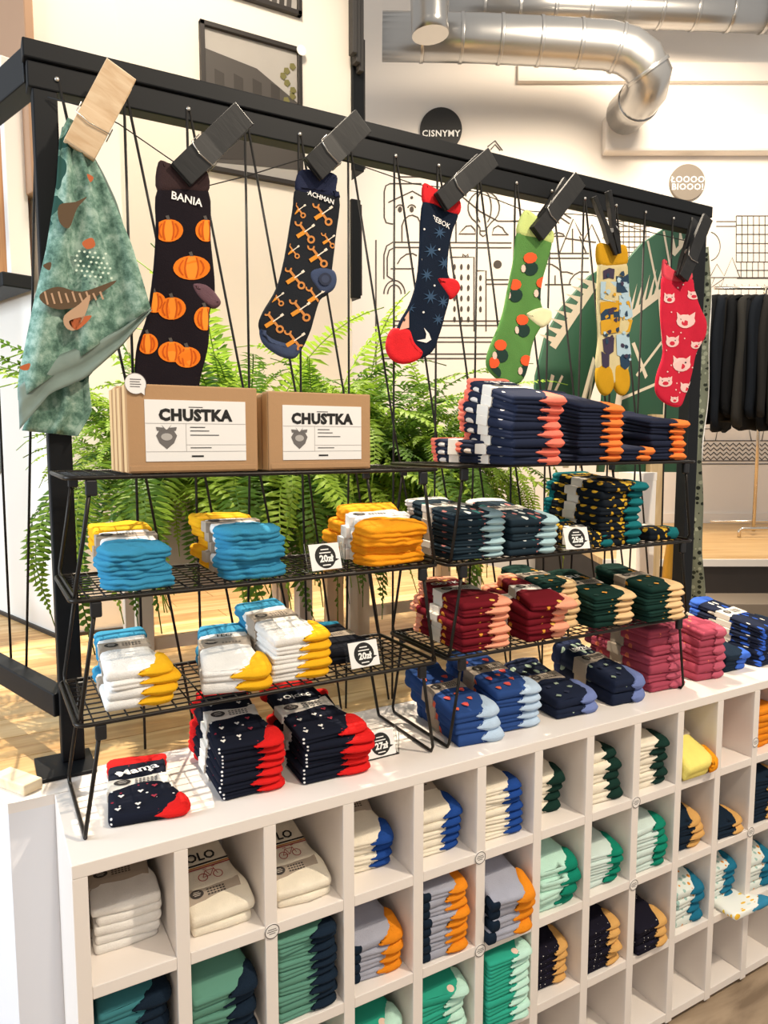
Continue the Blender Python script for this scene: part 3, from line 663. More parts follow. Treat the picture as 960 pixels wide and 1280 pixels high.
CREAM = k_('cream', '#efe6d3'); WHT = k_('white', '#e8e5e0'); ROYAL = k_('royal_blue', '#1f4690'); DGREEN = k_('bottle_green', '#14322b'); BEIGE = k_('beige', '#e3c08f')
TEAL = k_('teal', '#14696f'); LBLUE = k_('ice_blue', '#a9c7cd'); BURG = k_('burgundy', '#6d1420'); SALMON = k_('salmon', '#ec9f80'); PINK = k_('raspberry_pink', '#b9586c')
PLUM = k_('plum', '#5c2130'); TURQ = k_('turquoise', '#3787ab'); YEL = k_('yellow', '#e6ad1e'); TANG = k_('tangerine', '#f09a1c'); GREY = k_('blue_grey', '#a4a6b4')
AMBER = k_('amber', '#e58a1f'); EMER = k_('emerald', '#0f8067'); MINT = k_('mint', '#bfe6d6'); SEAGR = k_('sea_green', '#2fa389'); TAN = k_('tan', '#d6a561'); PTEAL = k_('petrol', '#1f6f8d')
SAGE = k_('sage_green', '#5f9280'); INKN = k_('ink_navy', '#152434'); PWHITE = k_('pale_sky', '#cfe0da'); LILAC = k_('periwinkle', '#6f7eb0'); COBALT = k_('cobalt', '#3b63bf'); LEMON = k_('lemon', '#f2e27a'); OLIVE = k_('dusty_navy', '#2a3350'); SKYB = k_('light_blue', '#b4c9de')
HEARTS = knit_dots('hearts_navy', '#141826', ['#141826', '#141826', '#e9e4df', '#8f2336'], 70, .16)
STRAW = knit_dots('berries_blue', '#29467f', ['#d9674c', '#29467f', '#29467f', '#29467f'], 40, .30)
LEAVES = knit_dots('leaves_dark', '#131a22', ['#c79b2a', '#131a22', '#d8b13a'], 60, .40, .6)
CLOUDS = knit_dots('clouds_navy', '#1b2338', ['#9db09d', '#1b2338', '#1b2338'], 42, .34, .7)
FIGS = knit_dots('patches_burgundy', '#6d1420', ['#e09a3a', '#6d1420', '#6d1420', '#f0c05a'], 45, .36)
FIGG = knit_dots('patches_green', '#12302a', ['#d79a3a', '#12302a', '#12302a'], 40, .30)
STARS = knit_dots('stars_black', '#171522', ['#eceae6', '#2e2650', '#171522'], 130, .16)
STRN = knit_dots('flecks_navy', '#20273c', ['#e6ddd6', '#20273c', '#20273c'], 48, .34, .45)
STRT = knit_dots('flecks_multi', '#20303b', ['#c77f79', '#20303b', '#dfe3df', '#20303b', '#2f6a68'], 55, .34, .45)
SAGED = knit_dots('sage_specks', '#5f9280', ['#c4593f', '#5f9280', '#5f9280'], 38, .22)
TEALD = knit_dots('teal_specks', '#3f7f87', ['#c4593f', '#3f7f87', '#3f7f87'], 38, .22)
LEMD = knit_dots('lemons_white', '#eef0ea', ['#f0cf4c', '#e9b93a', '#cfe0da'], 40, .36)
PWD = knit_dots('petals_white', '#dfe6df', ['#e0953a', '#9fc0b8', '#dfe6df'], 55, .34)
BLUD = knit_dots('blue_flecks', '#1d2438', ['#e8e4d8', '#2f58b8', '#1d2438'], 50, .34, .5)
PINKD = knit_dots('pink_flecks', '#a24558', ['#d9785a', '#a24558', '#74283a'], 50, .32)
MEDAL = knit_dots('mint_rose', '#2fa389', ['#e8c9b8', '#2fa389', '#2fa389', '#2fa389'], 26, .33)
KINDS = {
 'hearts': dict(body=HEARTS, toe=RED, cuff=RED, band=PAPERW, motif=(m_heart, [mat('print_white', '#eeeae4', .9), mat('print_dull_red', '#a83244', .9)]), look='navy heart dotted sock pair with red toes'),
 'straw': dict(body=STRAW, toe=SKYB, cuff=k_('denim', '#2a4576'), band=PAPER, motif=(m_berry, [mat('print_strawberry', '#e0664a', .9), mat('print_strawberry_red', '#d8524a', .9)]), look='blue strawberry sock pair with pale blue toes'),
 'clouds': dict(body=CLOUDS, toe=LILAC, cuff=OLIVE, band=PAPER, motif=(m_blob, [mat('print_cloud_sage', '#8fa08f', .9), mat('print_cloud_navy', '#222b45', .9)]), look='dark navy sock pair with lavender toes'),
 'plum': dict(body=PINKD, toe=PINK, cuff=PLUM, band=PAPER, look='burgundy and pink sock pair'),
 'bluecream': dict(body=BLUD, toe=INKN, cuff=COBALT, band=PAPERW, look='long navy sock pair with cobalt cuffs'),
 'cobalt': dict(body=INKN, toe=COBALT, look='dark sock pair with bright blue toes'),
 'burg': dict(body=FIGS, toe=SALMON, cuff=SALMON, band=PAPERW, look='burgundy sock pair with salmon toes'),
 'green': dict(body=FIGG, toe=BEIGE, cuff=DGREEN, band=PAPER, motif=(m_blob, [mat('print_bottle', '#173a32', .9), mat('print_fig_gold', '#dc9a3c', .9)]), look='bottle green sock pair with beige toes'),
 'stripeblue': dict(body=STRT, toe=LBLUE, cuff=WHT, band=PAPERW, look='striped navy sock pair with ice blue toes'),
 'leaves': dict(body=LEAVES, toe=TEAL, cuff=TEAL, band=PAPERW, look='dark leaf pattern sock pair with teal toes'),
 'coral': dict(body=STRN, toe=CORAL, cuff=CORAL, band=PAPERW, look='navy striped sock pair with coral toes'),
 'orangetoe': dict(body=NAVY, toe=ORANGE, cuff=NAVY, look='navy sock pair with orange toes'),
 'bluewad': dict(style='F', body=WHT, toe=TURQ, cuff=YEL, band=PAPER, bandy=(.48, .62), look='white baby sock pair with turquoise foot'),
 'orangewad': dict(style='F', body=WHT, toe=TANG, cuff=TANG, band=CARD, bandy=(.46, .62), look='tangerine baby sock pair with printed card'),
 'yellowtoe': dict(toex=.36, cuffy=.78, body=WHT, toe=YEL, cuff=TURQ, band=PAPER, bandy=(.5, .72), look='white baby sock pair with yellow toes'),
 'darkwad': dict(style='N', body=DNAVY, cuff=PTEAL, band=PAPER, look='black baby sock pair with petrol cuffs'),
 'white': dict(style='N', body=WHT, band=PAPER, bandy=(.30, .62), look='white sock pair'),
 'cream': dict(style='N', body=CREAM, band=PAPER, bandy=(.16, .34), motif=(m_bike, [INK, mat('print_stripe_gold', '#c98f4a', .9), mat('print_brick_red', '#a8403a', .9)]), look='cream bicycle sock pair'),
 'creamblue': dict(body=CREAM, toe=ROYAL, band=PAPER, bandy=(.4, .66), look='cream sock pair with royal blue toes'),
 'creamgreen': dict(body=CREAM, toe=DGREEN, look='cream sock pair with bottle green toes'),
 'lemon': dict(toex=.70, body=LEMON, toe=TANG, cuff=AMBER, band=PAPER, look='pale yellow sock pair with orange toe'),
 'orange': dict(style='N', body=AMBER, look='plain orange sock pair'),
 'tealnavy': dict(body=TEALD, toe=INKN, look='teal speckled sock pair with ink navy toes'),
 'sagenavy': dict(body=SAGED, toe=INKN, look='sage green sock pair with ink navy toes'),
 'greyorange': dict(body=GREY, toe=AMBER, heel=INKN, look='blue grey sock pair with orange toes'),
 'mixteal': dict(body=MINT, toe=EMER, cuff=TEAL, look='mint sock pair with emerald toes'),
 'emerald': dict(body=PWHITE, toe=EMER, cuff=SAGE, look='pale green sock pair with emerald toes'),
 'navytan': dict(body=INKN, toe=TAN, look='ink navy sock pair with tan toes'),
 'mint': dict(body=MEDAL, toe=MINT, look='sea green sock pair with mint toes'),
 'startan': dict(body=STARS, toe=TAN, look='black starry sock pair with tan toes'),
 'petrol': dict(body=PWD, toe=PTEAL, cuff=AMBER, look='pale floral sock pair with petrol toes'),
 'lemonteal': dict(body=LEMD, toe=TURQ, look='white lemon print sock pair with turquoise toe'),
}
def place_px(kind, surf, L, R, topy, n, place, seed, depth=.2, wedge=0.0, wmin=0.0, **kw):
    z = SH[surf] if isinstance(surf, str) else surf
    a = onZ(L[0], L[1], z); b = onZ(R[0], R[1], z); yf = min(a.y, b.y) * .5 + max(a.y, b.y) * .5
    w = max(b.x - a.x, wmin); t = onY(R[0], topy, b.y)
    h = max(.008, (t.z - z) / n); rz = max(-.12, min(.12, math.atan2(b.y - a.y, b.x - a.x)))
    stack(kind, a.x, yf - .5 * w * sin(rz) if False else a.y * .5 + yf * .5, z, n, h, w, depth, rz * .5, wedge, place, seed, **kw)
# --- white table top
stack('hearts', .068, .085, PZ, 1, .02, .145, .225, -.12, 0, 'alone under the left rack', 1, text='Mama', tsize=.030, jit=0, tl=0, trot=.25)
place_px('hearts', 'T', (272, 1000), (368, 995), 928, 7, 'left stack on white top', 2, .215, .004, tl=1)
place_px('hearts', 'T', (376, 979), (482, 974), 915, 6, 'right stack on white top', 3, .215, .004, tl=1, text='Ojciec', tsize=.02)
place_px('straw', 'T', (569, 934), (632, 928), 888, 3, 'low stack at rack foot', 4, .21, wmin=.125)
place_px('straw', 'T', (616, 916), (690, 912), 862, 5, 'taller stack under right rack', 5, .22, .006)
place_px('clouds', 'T', (690, 898), (763, 895), 872, 2, 'left stack on white top', 6, .21, .02)
place_px('clouds', 'T', (762, 882), (823, 880), 850, 2, 'right stack on white top', 7, .23, .03, text='LEIPZIG', tsize=.023)
place_px('plum', 'T', (806, 865), (870, 862), 785, 7, 'front stack under right rack', 8, .235, jit=.006)
place_px('plum', 'T', (868, 852), (910, 850), 790, 6, 'right stack beside right rack', 9, .22, wmin=.115, jit=.007)
stack('cobalt', 1.765, .098, PZ, 3, .0165, .10, .11, -.05, 0, 'low stack beside pink socks', 10)
stack('bluecream', 1.90, .075, PZ, 7, .0165, .14, .235, .10, .022, 'far right of white top', 11, jit=.006)
# --- right rack, bottom tier
place_px('burg', 'R1', (573, 816), (648, 812), 752, 7, 'left stack, right rack', 12, .215, .002, text='CIOTKA', tsize=.024)
place_px('burg', 'R1', (657, 803), (722, 800), 752, 5, 'lower stack, right rack', 13, .20, .003, top_skew=-.25)
stack('green', 1.09, .118, SH['R1'], 7, .0165, .115, .165, 0, .004, 'stack behind burgundy socks', 14, jit=.006)
place_px('green', 'R1', (738, 786), (807, 783), 745, 5, 'middle stack of bottom tier', 15, .2, .010, text='OLE', tsize=.026)
place_px('green', 'R1', (806, 779), (866, 775), 733, 6, 'rightmost stack of bottom tier', 16, .19, .002, jit=.006)
# --- right rack, middle tier
place_px('stripeblue', 'R2', (566, 702), (636, 697), 640, 7, 'taller stack, right rack', 17, .215, .003)
place_px('stripeblue', 'R2', (637, 696), (705, 692), 647, 5, 'lower stack, right rack', 18, .2, .004)
place_px('leaves', 'R2', (748, 684), (812, 681), 605, 8, 'tall stack, right rack', 19, .21, .001, jit=.006, tl=0)
stack('leaves', 1.165, .068, SH['R2'], 2, .017, .10, .12, 0, 0, 'stack behind price card', 20)
stack('leaves', 1.415, .08, SH['R2'], 1, .028, .115, .15, .0, 0, 'alone at the right end', 21, tl=0)
# --- right rack, top tier
stack('coral', .845, .064, SH['R3'], 3, .0165, .128, .20, 0, 0, 'low front stack, top tier', 22, tl=0)
place_px('coral', 'R3', (640, 582), (708, 581), 497, 8, 'tall stack, top tier', 23, .20, .005, wmin=.11, text='SWAGIER', tsize=.017, tl=1)
stack('orangetoe', 1.128, .06, SH['R3'], 8, .0165, .15, .2, 0, .004, 'middle stack, top tier', 24, tl=1)
stack('orangetoe', 1.40, .085, SH['R3'], 6, .0165, .14, .19, 0, .001, 'right stack, top tier', 25)
stack('orangetoe', 1.275, .06, SH['R3'], 2, .0155, .115, .14, 0, 0, 'low front stack, top tier', 26)
# --- left rack
stack('bluewad', .078, .10, SH['L2'], 4, .0165, .106, .2, -.1, .010, 'left bundle on left rack', 27, jit=.006, tl=1)
stack('bluewad', .288, .09, SH['L2'], 5, .0180, .112, .19, 0, .004, 'middle bundle on left rack', 28, jit=.006, tl=0)
stack('orangewad', .578, .098, SH['L2'], 4, .0195, .135, .2, -.05, .010, 'bundle on left rack', 29, jit=.008, tl=1)
stack('yellowtoe', .076, .092, SH['L1'], 4, .0170, .120, .2, -.05, .0, 'left stack, bottom tier', 30, jit=.007, tl=1)
stack('yellowtoe', .236, .088, SH['L1'], 2, .021, .13, .21, -.28, .03, 'low middle stack, bottom tier', 31, jit=.003, text='TEO', tsize=.018, textcol=INK)
stack('yellowtoe', .375, .082, SH['L1'], 5, .0170, .125, .2, 0, .004, 'right stack, bottom tier', 32, jit=.007, tl=1)
stack('darkwad', .515, .135, SH['L1'], 2, .015, .11, .15, 0, 0, 'behind the price card', 33)
# --- cubbies (column, row): rows are floors, columns counted from the left end
CN = ['first', 'second', 'third', 'fourth', 'fifth', 'sixth', 'seventh', 'eighth', 'ninth', 'tenth', 'eleventh', 'twelfth']
RN = {1: 'top row', 2: 'second row', 3: 'third row'}
def cub(c, r, kind, n, x0, x1, y, htot, L=.19, wedge=.0, **kw):
    stack(kind, (c - 1) * PIT + x0, y, zfl(r), n, htot / n, x1 - x0, L, kw.pop('rz', -.03), wedge, kw.pop('place', '%s cubby of %s' % (CN[c - 1], RN[r])), c * 7 + r, jit=kw.pop('jit', .0025), **kw)
cub(1, 1, 'white', 5, .038, .150, .072, .086, .17, .01); cub(2, 1, 'cream', 2, .034, .150, .03, .040, .2, .10, text='LOLO', textcol=INK, tsize=.030, texty=.69)
cub(3, 1, 'cream', 2, .034, .150, .03, .036, .2, .12, text='LOLO', textcol=INK, tsize=.030, texty=.69)
cub(4, 1, 'creamblue', 4, .028, .148, .062, .070, .18, .05); cub(5, 1, 'creamblue', 5, .026, .148, .04, .09, .18, .035); cub(6, 1, 'creamblue', 7, .028, .150, .03, .115, .19, .008)
cub(7, 1, 'creamgreen', 4, .026, .138, .062, .088, .17, .02, jit=.005); cub(8, 1, 'creamgreen', 5, .03, .150, .032, .120, .18, .0, jit=.006, tl=0); cub(9, 1, 'creamgreen', 6, .03, .148, .024, .122, .18, .0, jit=.006, tl=0)
cub(10, 1, 'lemon', 1, .03, .152, -.004, .045, .20, .0, rz=-.06, tl=2, pitch=.42); cub(11, 1, 'orange', 5, .026, .084, .06, .10, .17); cub(12, 1, 'orange', 6, .03, .150, .03, .115, tl=0)
cub(1, 2, 'tealnavy', 6, .03, .150, .03, .140, .18); cub(2, 2, 'sagenavy', 5, .028, .150, .02, .110, .2, .035, tl=2); cub(3, 2, 'sagenavy', 10, .028, .150, .012, .168)
cub(4, 2, 'greyorange', 4, .03, .152, .03, .086, .19, .05); cub(5, 2, 'greyorange', 8, .028, .148, .01, .155, .19, .002); cub(6, 2, 'greyorange', 4, .03, .153, -.012, .100, .19, .03, jit=.006)
cub(7, 2, 'mixteal', 4, .03, .153, .012, .100, .18, .02, jit=.007); cub(8, 2, 'emerald', 5, .03, .150, .022, .085, .19, .03); cub(9, 2, 'emerald', 6, .03, .148, .01, .115, .18, .0, jit=.005)
cub(10, 2, 'navytan', 4, .034, .150, .022, .080, .18, .03, jit=.005); cub(11, 2, 'navytan', 2, .036, .152, .008, .038, .2, .12); cub(12, 2, 'navytan', 6, .04, .153, .012, .130, .18)
cub(3, 3, 'mint', 4, .03, .15, .02, .08); cub(4, 3, 'mint', 5, .03, .150, .03, .100, .19, .02); cub(5, 3, 'mint', 6, .03, .152, .02, .120, .19, .01); cub(6, 3, 'mint', 9, .03, .153, -.008, .165)
cub(7, 3, 'startan', 5, .034, .150, .032, .090, .19, .03); cub(8, 3, 'startan', 6, .03, .150, .012, .105, .19, .02); cub(9, 3, 'startan', 3, .03, .150, -.004, .070, .19, .07)
cub(10, 3, 'petrol', 4, .036, .152, .018, .105, .19, .01, jit=.006); cub(11, 3, 'petrol', 5, .036, .152, .03, .112, .19, .01, jit=.004)
cub(12, 3, 'petrol', 4, .04, .153, .02, .095)
stack('lemonteal', 1.655, -.045, zfl(3), 1, .016, .17, .085, .02, 0, 'across the eleventh cubby front', 61, tl=0)

# ------------------------------------------------------------------ price cards in clear holders
ACR, nt, b = base_mat('clear_acrylic'); b.inputs['Transmission Weight'].default_value = 1.0; b.inputs['Roughness'].default_value = 0.03; b.inputs['IOR'].default_value = 1.2; b.inputs['Base Color'].default_value = (.97, .98, .98, 1)
def price_card(x, y, z, rz, num, label):
    root = empty('price_card', (x, y, z), rz, label, 'price card'); tilt = Matrix.Rotation(radians(-18), 4, 'X')
    bm = bmesh.new(); add_box(bm, -.042, .042, -.001, .0005, 0, .058, 0, tilt); add_box(bm, -.042, .042, 0, .03, 0, .0015); add_box(bm, .0405, .042, 0, .02, 0, .05, 0)
    link('holder', fin(bm, 'holder', ACR), root)
    bm = bmesh.new(); add_box(bm, -.034, .034, -.0022, -.0014, .003, .055, 0, tilt); cd = link('card', fin(bm, 'card', CARD), root)
    bub = ell(0, .029, .0235, .0235, n=26) ; bub = sorted(bub, key=lambda p: math.atan2(p[1] - .029, p[0]))
    i = min(range(len(bub)), key=lambda k: abs(math.atan2(bub[k][1] - .029, bub[k][0]) + .25)); bub.insert(i, (.0305, .0215))
    q = lambda o: (lambda p: tilt @ Vector((p[0], -.0026 - o, p[1])))
    bm = bmesh.new(); flat(bm, bub, q(0)); 
    for yy, w in ((.043, .009), (.0365, .013), (.012, .009)): flat(bm, [(-w, yy - .0011), (w, yy - .0011), (w, yy + .0011), (-w, yy + .0011)], q(.0004), 1)
    link('speech_bubble', fin(bm, 'speech_bubble', [INK, INKW]), cd)
    l = lettering(num, .0185, INKW, cd, tilt @ Vector((.001, -.0034, .0245)), (pi / 2 + radians(-18), 0, 0), .0008)
price_card(.49, .085, SH['L2'], .10, '20zł', 'clear price card reading 20 on the left rack middle tier')
price_card(.575, .085, SH['L1'], .05, '20zł', 'clear price card reading 20 on the left rack bottom tier')
price_card(1.135, .062, SH['R2'], -.15, '25zł', 'clear price card on the right rack middle tier')
price_card(.622, .10, PZ, .0, '27zł', 'clear price card half hidden behind the red toed socks on the table')

# ------------------------------------------------------------------ kraft boxes on the left rack
def kraft_box(x, y, w, h, d, label, front):
    root = empty('kraft_box', (x, y, SH['L3']), 0, label, 'box', 'kraft scarf boxes')
    box('carton', 0, w, 0, d, 0, h, CARDB, root, .0025); box('lid_flap', .004, w - .004, -.0012, .001, .003, .012, CARDB, root, .0005)
    bm = bmesh.new(); add_box(bm, -.0008, .0, .004, d - .004, .002, h - .002); link('edge_seam', fin(bm, 'edge_seam', CARDE), root)
    if front:
        x0, x1, z0, z1 = w * .13, w * .90, h * .13, h * .83
        lb = box('paper_label', x0, x1, -.0012, 0, z0, z1, CARD, root); W_, H_ = x1 - x0, z1 - z0
        q = lambda p: (x0 + p[0] * W_, -.0017, z0 + p[1] * H_)
        bm = bmesh.new()
        def ln(a, b, w=.0007, mi=0): ribbon(bm, [(a[0] * W_, a[1] * H_), (b[0] * W_, b[1] * H_)], w, lambda p: (x0 + p[0], -.0017, z0 + p[1]), mi)
        ln((0, .62), (1, .62), mi=1); ln((0, .16), (1, .16), mi=1); ln((.39, .16), (.39, .62), mi=1); ln((.39, .27), (1, .27), mi=1)
        for yy, e in ((.56, .58), (.50, .62), (.43, .72), (.22, .64)): ln((.43, yy), (e, yy), .0014)
        ln((.44, .08), (.56, .08), .003); ln((.42, .89), (.56, .89), .0012)
        flat(bm, [q(p) for p in ((.2, .20), (.13, .30), (.1, .42), (.13, .5), (.2, .52), (.27, .5), (.3, .42), (.27, .30))], lambda p: p, 2)
        flat(bm, [(c[0], -.0021, c[2]) for c in [q(p) for p in ell(.2, .40, .055, .06)]], lambda p: p, 1)
        for s in (-1, 1): flat(bm, [(c[0], -.0019, c[2]) for c in [q(p) for p in ((.2, .51), (.2 + s * .09, .50), (.2 + s * .10, .56), (.2 + s * .03, .55), (.2 + s * .05, .6))]], lambda p: p, 2)
        link('label_print', fin(bm, 'label_print', [INK, mat('label_rule_grey', '#b5b1ad', .7), mat('label_berry_grey', '#6e6a68', .7)]), lb)
        lettering('CHUSTKA', .0265, INK, lb, (x0 + W_ * .49, -.0018, z0 + H_ * .75), (pi / 2, 0, 0), .0015, spacing=1.08)
    return root
LAB = ['front', 'second', 'third', 'rearmost']
for i in range(4): kb = kraft_box(.122 - .001 * i + (0 if i == 0 else -.002), .083 + .034 * i, .229, .150 - .003 * (i % 2), .033, ('%s kraft box of the left group, with a white CHUSTKA label' if i == 0 else '%s kraft box behind the left CHUSTKA box') % LAB[i], i == 0)
for i in range(3): kraft_box(.372 + .001 * i, .083 + .036 * i, .214, .146 - .003 * (i % 2), .034, ('%s kraft box of the right group, with a white CHUSTKA label' if i == 0 else '%s kraft box behind the right CHUSTKA box') % LAB[i], i == 0)
root = empty('round_tag', (.138, .080, SH['L3'] + .150), 0, 'white round speech bubble tag at the corner of the left kraft box', 'tag')
bm = bmesh.new(); tg = ell(0, 0, .0175, .0175, n=24); tg[21] = (.0145, -.0195); pillow(bm, tg, [(0, 0), (0, .001)], smooth=False)
d = link('disc', fin(bm, 'disc', CARD), root, (0, 0.001, 0), (pi / 2, 0, 0))
bm = bmesh.new()
for k in range(4): ribbon(bm, [(-.009, .007 - .004 * k), (.009 - .002 * (k % 2), .007 - .004 * k)], .0012, lambda p: (p[0], p[1], .0015))
ribbon(bm, tg, .0008, lambda p: (p[0], p[1], .0014), 0, True)
link('tag_print', fin(bm, 'tag_print', mat('sticker_ink', '#5b5552', 0.7)), d)

# ------------------------------------------------------------------ hanging line, clothespins and hanging pieces
HY = 0.345
def hp(px, py, Y=HY): p = onY(px, py, Y); return (p.x, p.z)
lp = [(62, 111), (105, 130), (150, 152), (215, 197), (262, 230), (310, 218), (400, 190), (440, 200), (520, 228), (600, 238), (660, 262), (745, 268), (800, 285), (880, 300)]
tag(tube('hanging_string', [(hp(*p)[0], FY - .003 if i in (0, 13) else HY + .012, hp(*p)[1]) for i, p in enumerate(lp)], .0013, CORD, None, 5), 'thin black string strung across the frame holding the clothespins', 'string')
WOODP = wood('natural_peg_wood', '#c9a983', '#dcc3a0', 4, (4, 4, 20), .55, .1); DARKP = wood('black_peg_wood', '#0f0f0f', '#191817', 4, (4, 4, 20), .5, .1)
def peg(top, bot, wpx, m, label, twist=0.0, sc=1.0):
    a = Vector((hp(*top)[0], HY - .02, hp(*top)[1])); b = Vector((hp(*bot)[0], HY - .02, hp(*bot)[1])); d = a - b; L = d.length
    root = empty('clothespin', b, 0, label, 'clothespin', 'big clothespins on the string')
    zax = d.normalized(); yax = Vector((0, 1, 0)); yax = (yax - zax * yax.dot(zax)).normalized(); xax = yax.cross(zax)
    R = Matrix((xax, yax, zax)).transposed().to_4x4(); R = R @ Matrix.Rotation(twist, 4, 'Z')
    root.matrix_world = Matrix.Translation(b) @ R
    w = wpx * 1.75 / FPX / 2 * sc
    for s in (-1, 1):
        prof = [(.0, 0), (0.0, .30 * L), (.004, .36 * L), (.006, .42 * L), (.018, L), (.010, L), (.0, .80 * L)] if False else None
        bm = bmesh.new(); poly = [(.001, 0), (.002, .33 * L), (.016, L), (.026, L), (.017, .5 * L), (.017, .3 * L), (.009, 0)]
        A_ = [bm.verts.new((-w, s * y, z)) for y, z in poly]; B_ = [bm.verts.new((w, s * y, z)) for y, z in poly]; n = len(poly)
        bm.faces.new(A_); bm.faces.new(B_[::-1])
        for i in range(n): bm.faces.new((A_[i], B_[i], B_[(i + 1) % n], A_[(i + 1) % n]))
        bmesh.ops.bevel(bm, geom=bm.edges[:], offset=.0012, segments=1, affect='EDGES')
        link('jaw', fin(bm, 'jaw', m), root)
    bm = bmesh.new(); add_tube(bm, [(-w - .003, -.012, .45 * L), (-w - .003, -.02, .31 * L), (-w * .2, -.0195, .285 * L), (w + .003, -.0195, .31 * L), (w + .003, .0, .42 * L), (w + .003, .02, .31 * L)], .0012, 5)
    lathe(bm, [(.006, -w), (.006, w)], 10)
    for v in bm.verts[-20:]: v.co = Vector((v.co.z, v.co.x, v.co.y + .40 * L))
    link('spring', fin(bm, 'spring', mat('spring_steel', '#b8b2aa', .3, .9)), root)
    return root
peg((147, 99), (97, 193), 30, WOODP, 'natural wood clothespin holding the green neck scarf')
peg((297, 152), (223, 223), 27, DARKP, 'black clothespin holding the pumpkin sock'); peg((443, 160), (386, 216), 29, DARKP, 'black clothespin holding the tool pattern sock')
peg((603, 203), (545, 256), 25, DARKP, 'black clothespin holding the snowy sock with red cuff'); peg((711, 230), (664, 295), 24, DARKP, 'black clothespin holding the green hedgehog sock')
peg((744, 245), (764, 320), 20, DARKP, 'black clothespin seen edge on, holding the yellow patterned socks', 1.0); peg((870, 276), (845, 350), 22, DARKP, 'black clothespin holding the red pig sock beside the right post')

class Hang:
    def __init__(s, name, label, cat, cx, top, Y=HY, seed=1, amp=.004):
        s.Y = Y; o = onY(cx, top, Y); s.o = o; s.root = empty(name, o, 0, label, cat, None); s.amp = amp; rnd = random.Random(seed); s.p = [rnd.uniform(0, 6) for _ in range(3)]
    def xy(s, px): p = onY(px[0], px[1], s.Y); return (p.x - s.o.x, p.z - s.o.z)
    def bend(s, x, z): return s.amp * (sin(26 * x + 7 * z + s.p[0]) + .7 * sin(15 * z + s.p[1]) + .4 * sin(55 * x + 30 * z + s.p[2]))
    def part(s, name, outline, m, thick=.012, off=0.0, sp=4, label=None):
        pts = [s.xy(p) for p in outline]; pts = spline(pts, sp) if sp else pts
        if name == 'sock_leg': s.poly = pts
        t = thick; bm = bmesh.new(); e = min(.006, t * .7)
        pillow(bm, pts, [(e, -t / 2), (e * .25, -t * .3), (0, 0), (e * .25, t * .3), (e, t / 2), (e * 2.2, t * .52)])
        bmesh.ops.triangulate(bm, faces=[f for f in bm.faces if len(f.verts) > 4])
        for _ in range(3):
            ed = [x for x in bm.edges if x.calc_length() > .018]
            if ed: bmesh.ops.subdivide_edges(bm, edges=ed, cuts=1)
            bmesh.ops.triangulate(bm, faces=[f for f in bm.faces if len(f.verts) > 4])
        for v in bm.verts: v.co = Vector((v.co.x, -v.co.z + s.bend(v.co.x, v.co.y) - off, v.co.y))
        for f in bm.faces: f.smooth = True
        o = link(name, fin(bm, name, m), s.root)
        if label: o['label'] = label
        return o
    def clamp(s, p, ins=.0045):
        P = s.poly; n = len(P); x, y = p; inside = False; best = None
        for i in range(n):
            (x1, y1), (x2, y2) = P[i], P[(i + 1) % n]
            if (y1 > y) != (y2 > y) and x < (x2 - x1) * (y - y1) / (y2 - y1) + x1: inside = not inside
            dx, dy = x2 - x1, y2 - y1; L = dx * dx + dy * dy + 1e-12; t = min(1, max(0, ((x - x1) * dx + (y - y1) * dy) / L)); qx, qy = x1 + t * dx, y1 + t * dy; d = math.hypot(x - qx, y - qy)
            if best is None or d < best[0]: best = (d, qx, qy, dx / math.sqrt(L), dy / math.sqrt(L))
        d, qx, qy, tx, ty = best
        if inside and d >= ins: return p
        sg = 1 if area2(P) > 0 else -1
        return (qx - ty * sg * ins, qy + tx * sg * ins)
    def prints(s, name, items, mats, thick=.012, off=0.0016, clip=True):
        bm = bmesh.new()
        for k, (poly, mi, lay) in enumerate(items):
            pts = [s.xy(p) for p in poly]
            if clip and getattr(s, 'poly', None):
                c = (sum(p[0] for p in pts) / len(pts), sum(p[1] for p in pts) / len(pts)); cc = s.clamp(c, 0)
                if math.dist(c, cc) > .006: continue
                pts = [s.clamp(p) for p in pts]
            def fn(p, l=lay): return Vector((p[0], -thick * .52 - off - l * .0005 + s.bend(p[0], p[1]), p[1]))
            flat(bm, pts, fn, mi)
        o = link(name, fin(bm, name, mats), s.root); o['kind'] = 'stuff'; return o
    def letters(s, text, px, size, m, rot=0.0, thick=.012, bold=.0008, off=.0022, name='lettering', spacing=1.0):
        x, z = s.xy(px); return lettering(text, size, m, s.root, (x, -thick * .52 - off + s.bend(x, z), z), (pi / 2, rot, 0), bold, name, spacing)

# pumpkin sock
BANM = k_('aubergine_black', '#1d171d'); PUM = [mat('print_orange', '#f07d16', .9), mat('print_deep_orange', '#c85608', .9), mat('print_light_orange', '#f7922a', .9), mat('print_green_grey', '#55504c', .9)]
H = Hang('hanging_sock', 'black sock with orange pumpkins and BANIA lettering, hanging second from left', 'sock', 228, 215, seed=2)
H.part('sock_leg', [(196, 238), (228, 236), (261, 240), (263, 300), (268, 348), (268, 375), (262, 392), (260, 430), (250, 475), (240, 530), (205, 540), (170, 520), (168, 470), (172, 430), (184, 395), (191, 345), (194, 290)], BANM)
H.part('cuff', [(197, 204), (212, 206), (236, 212), (258, 213), (260, 240), (228, 241), (196, 240)], k_('brown_black', '#3a2b2c'), .015)
H.part('heel', [(241, 354), (258, 356), (272, 370), (276, 380), (266, 386), (250, 376), (240, 362)], k_('mauve_grey', '#6b5058'), .018)
it = []
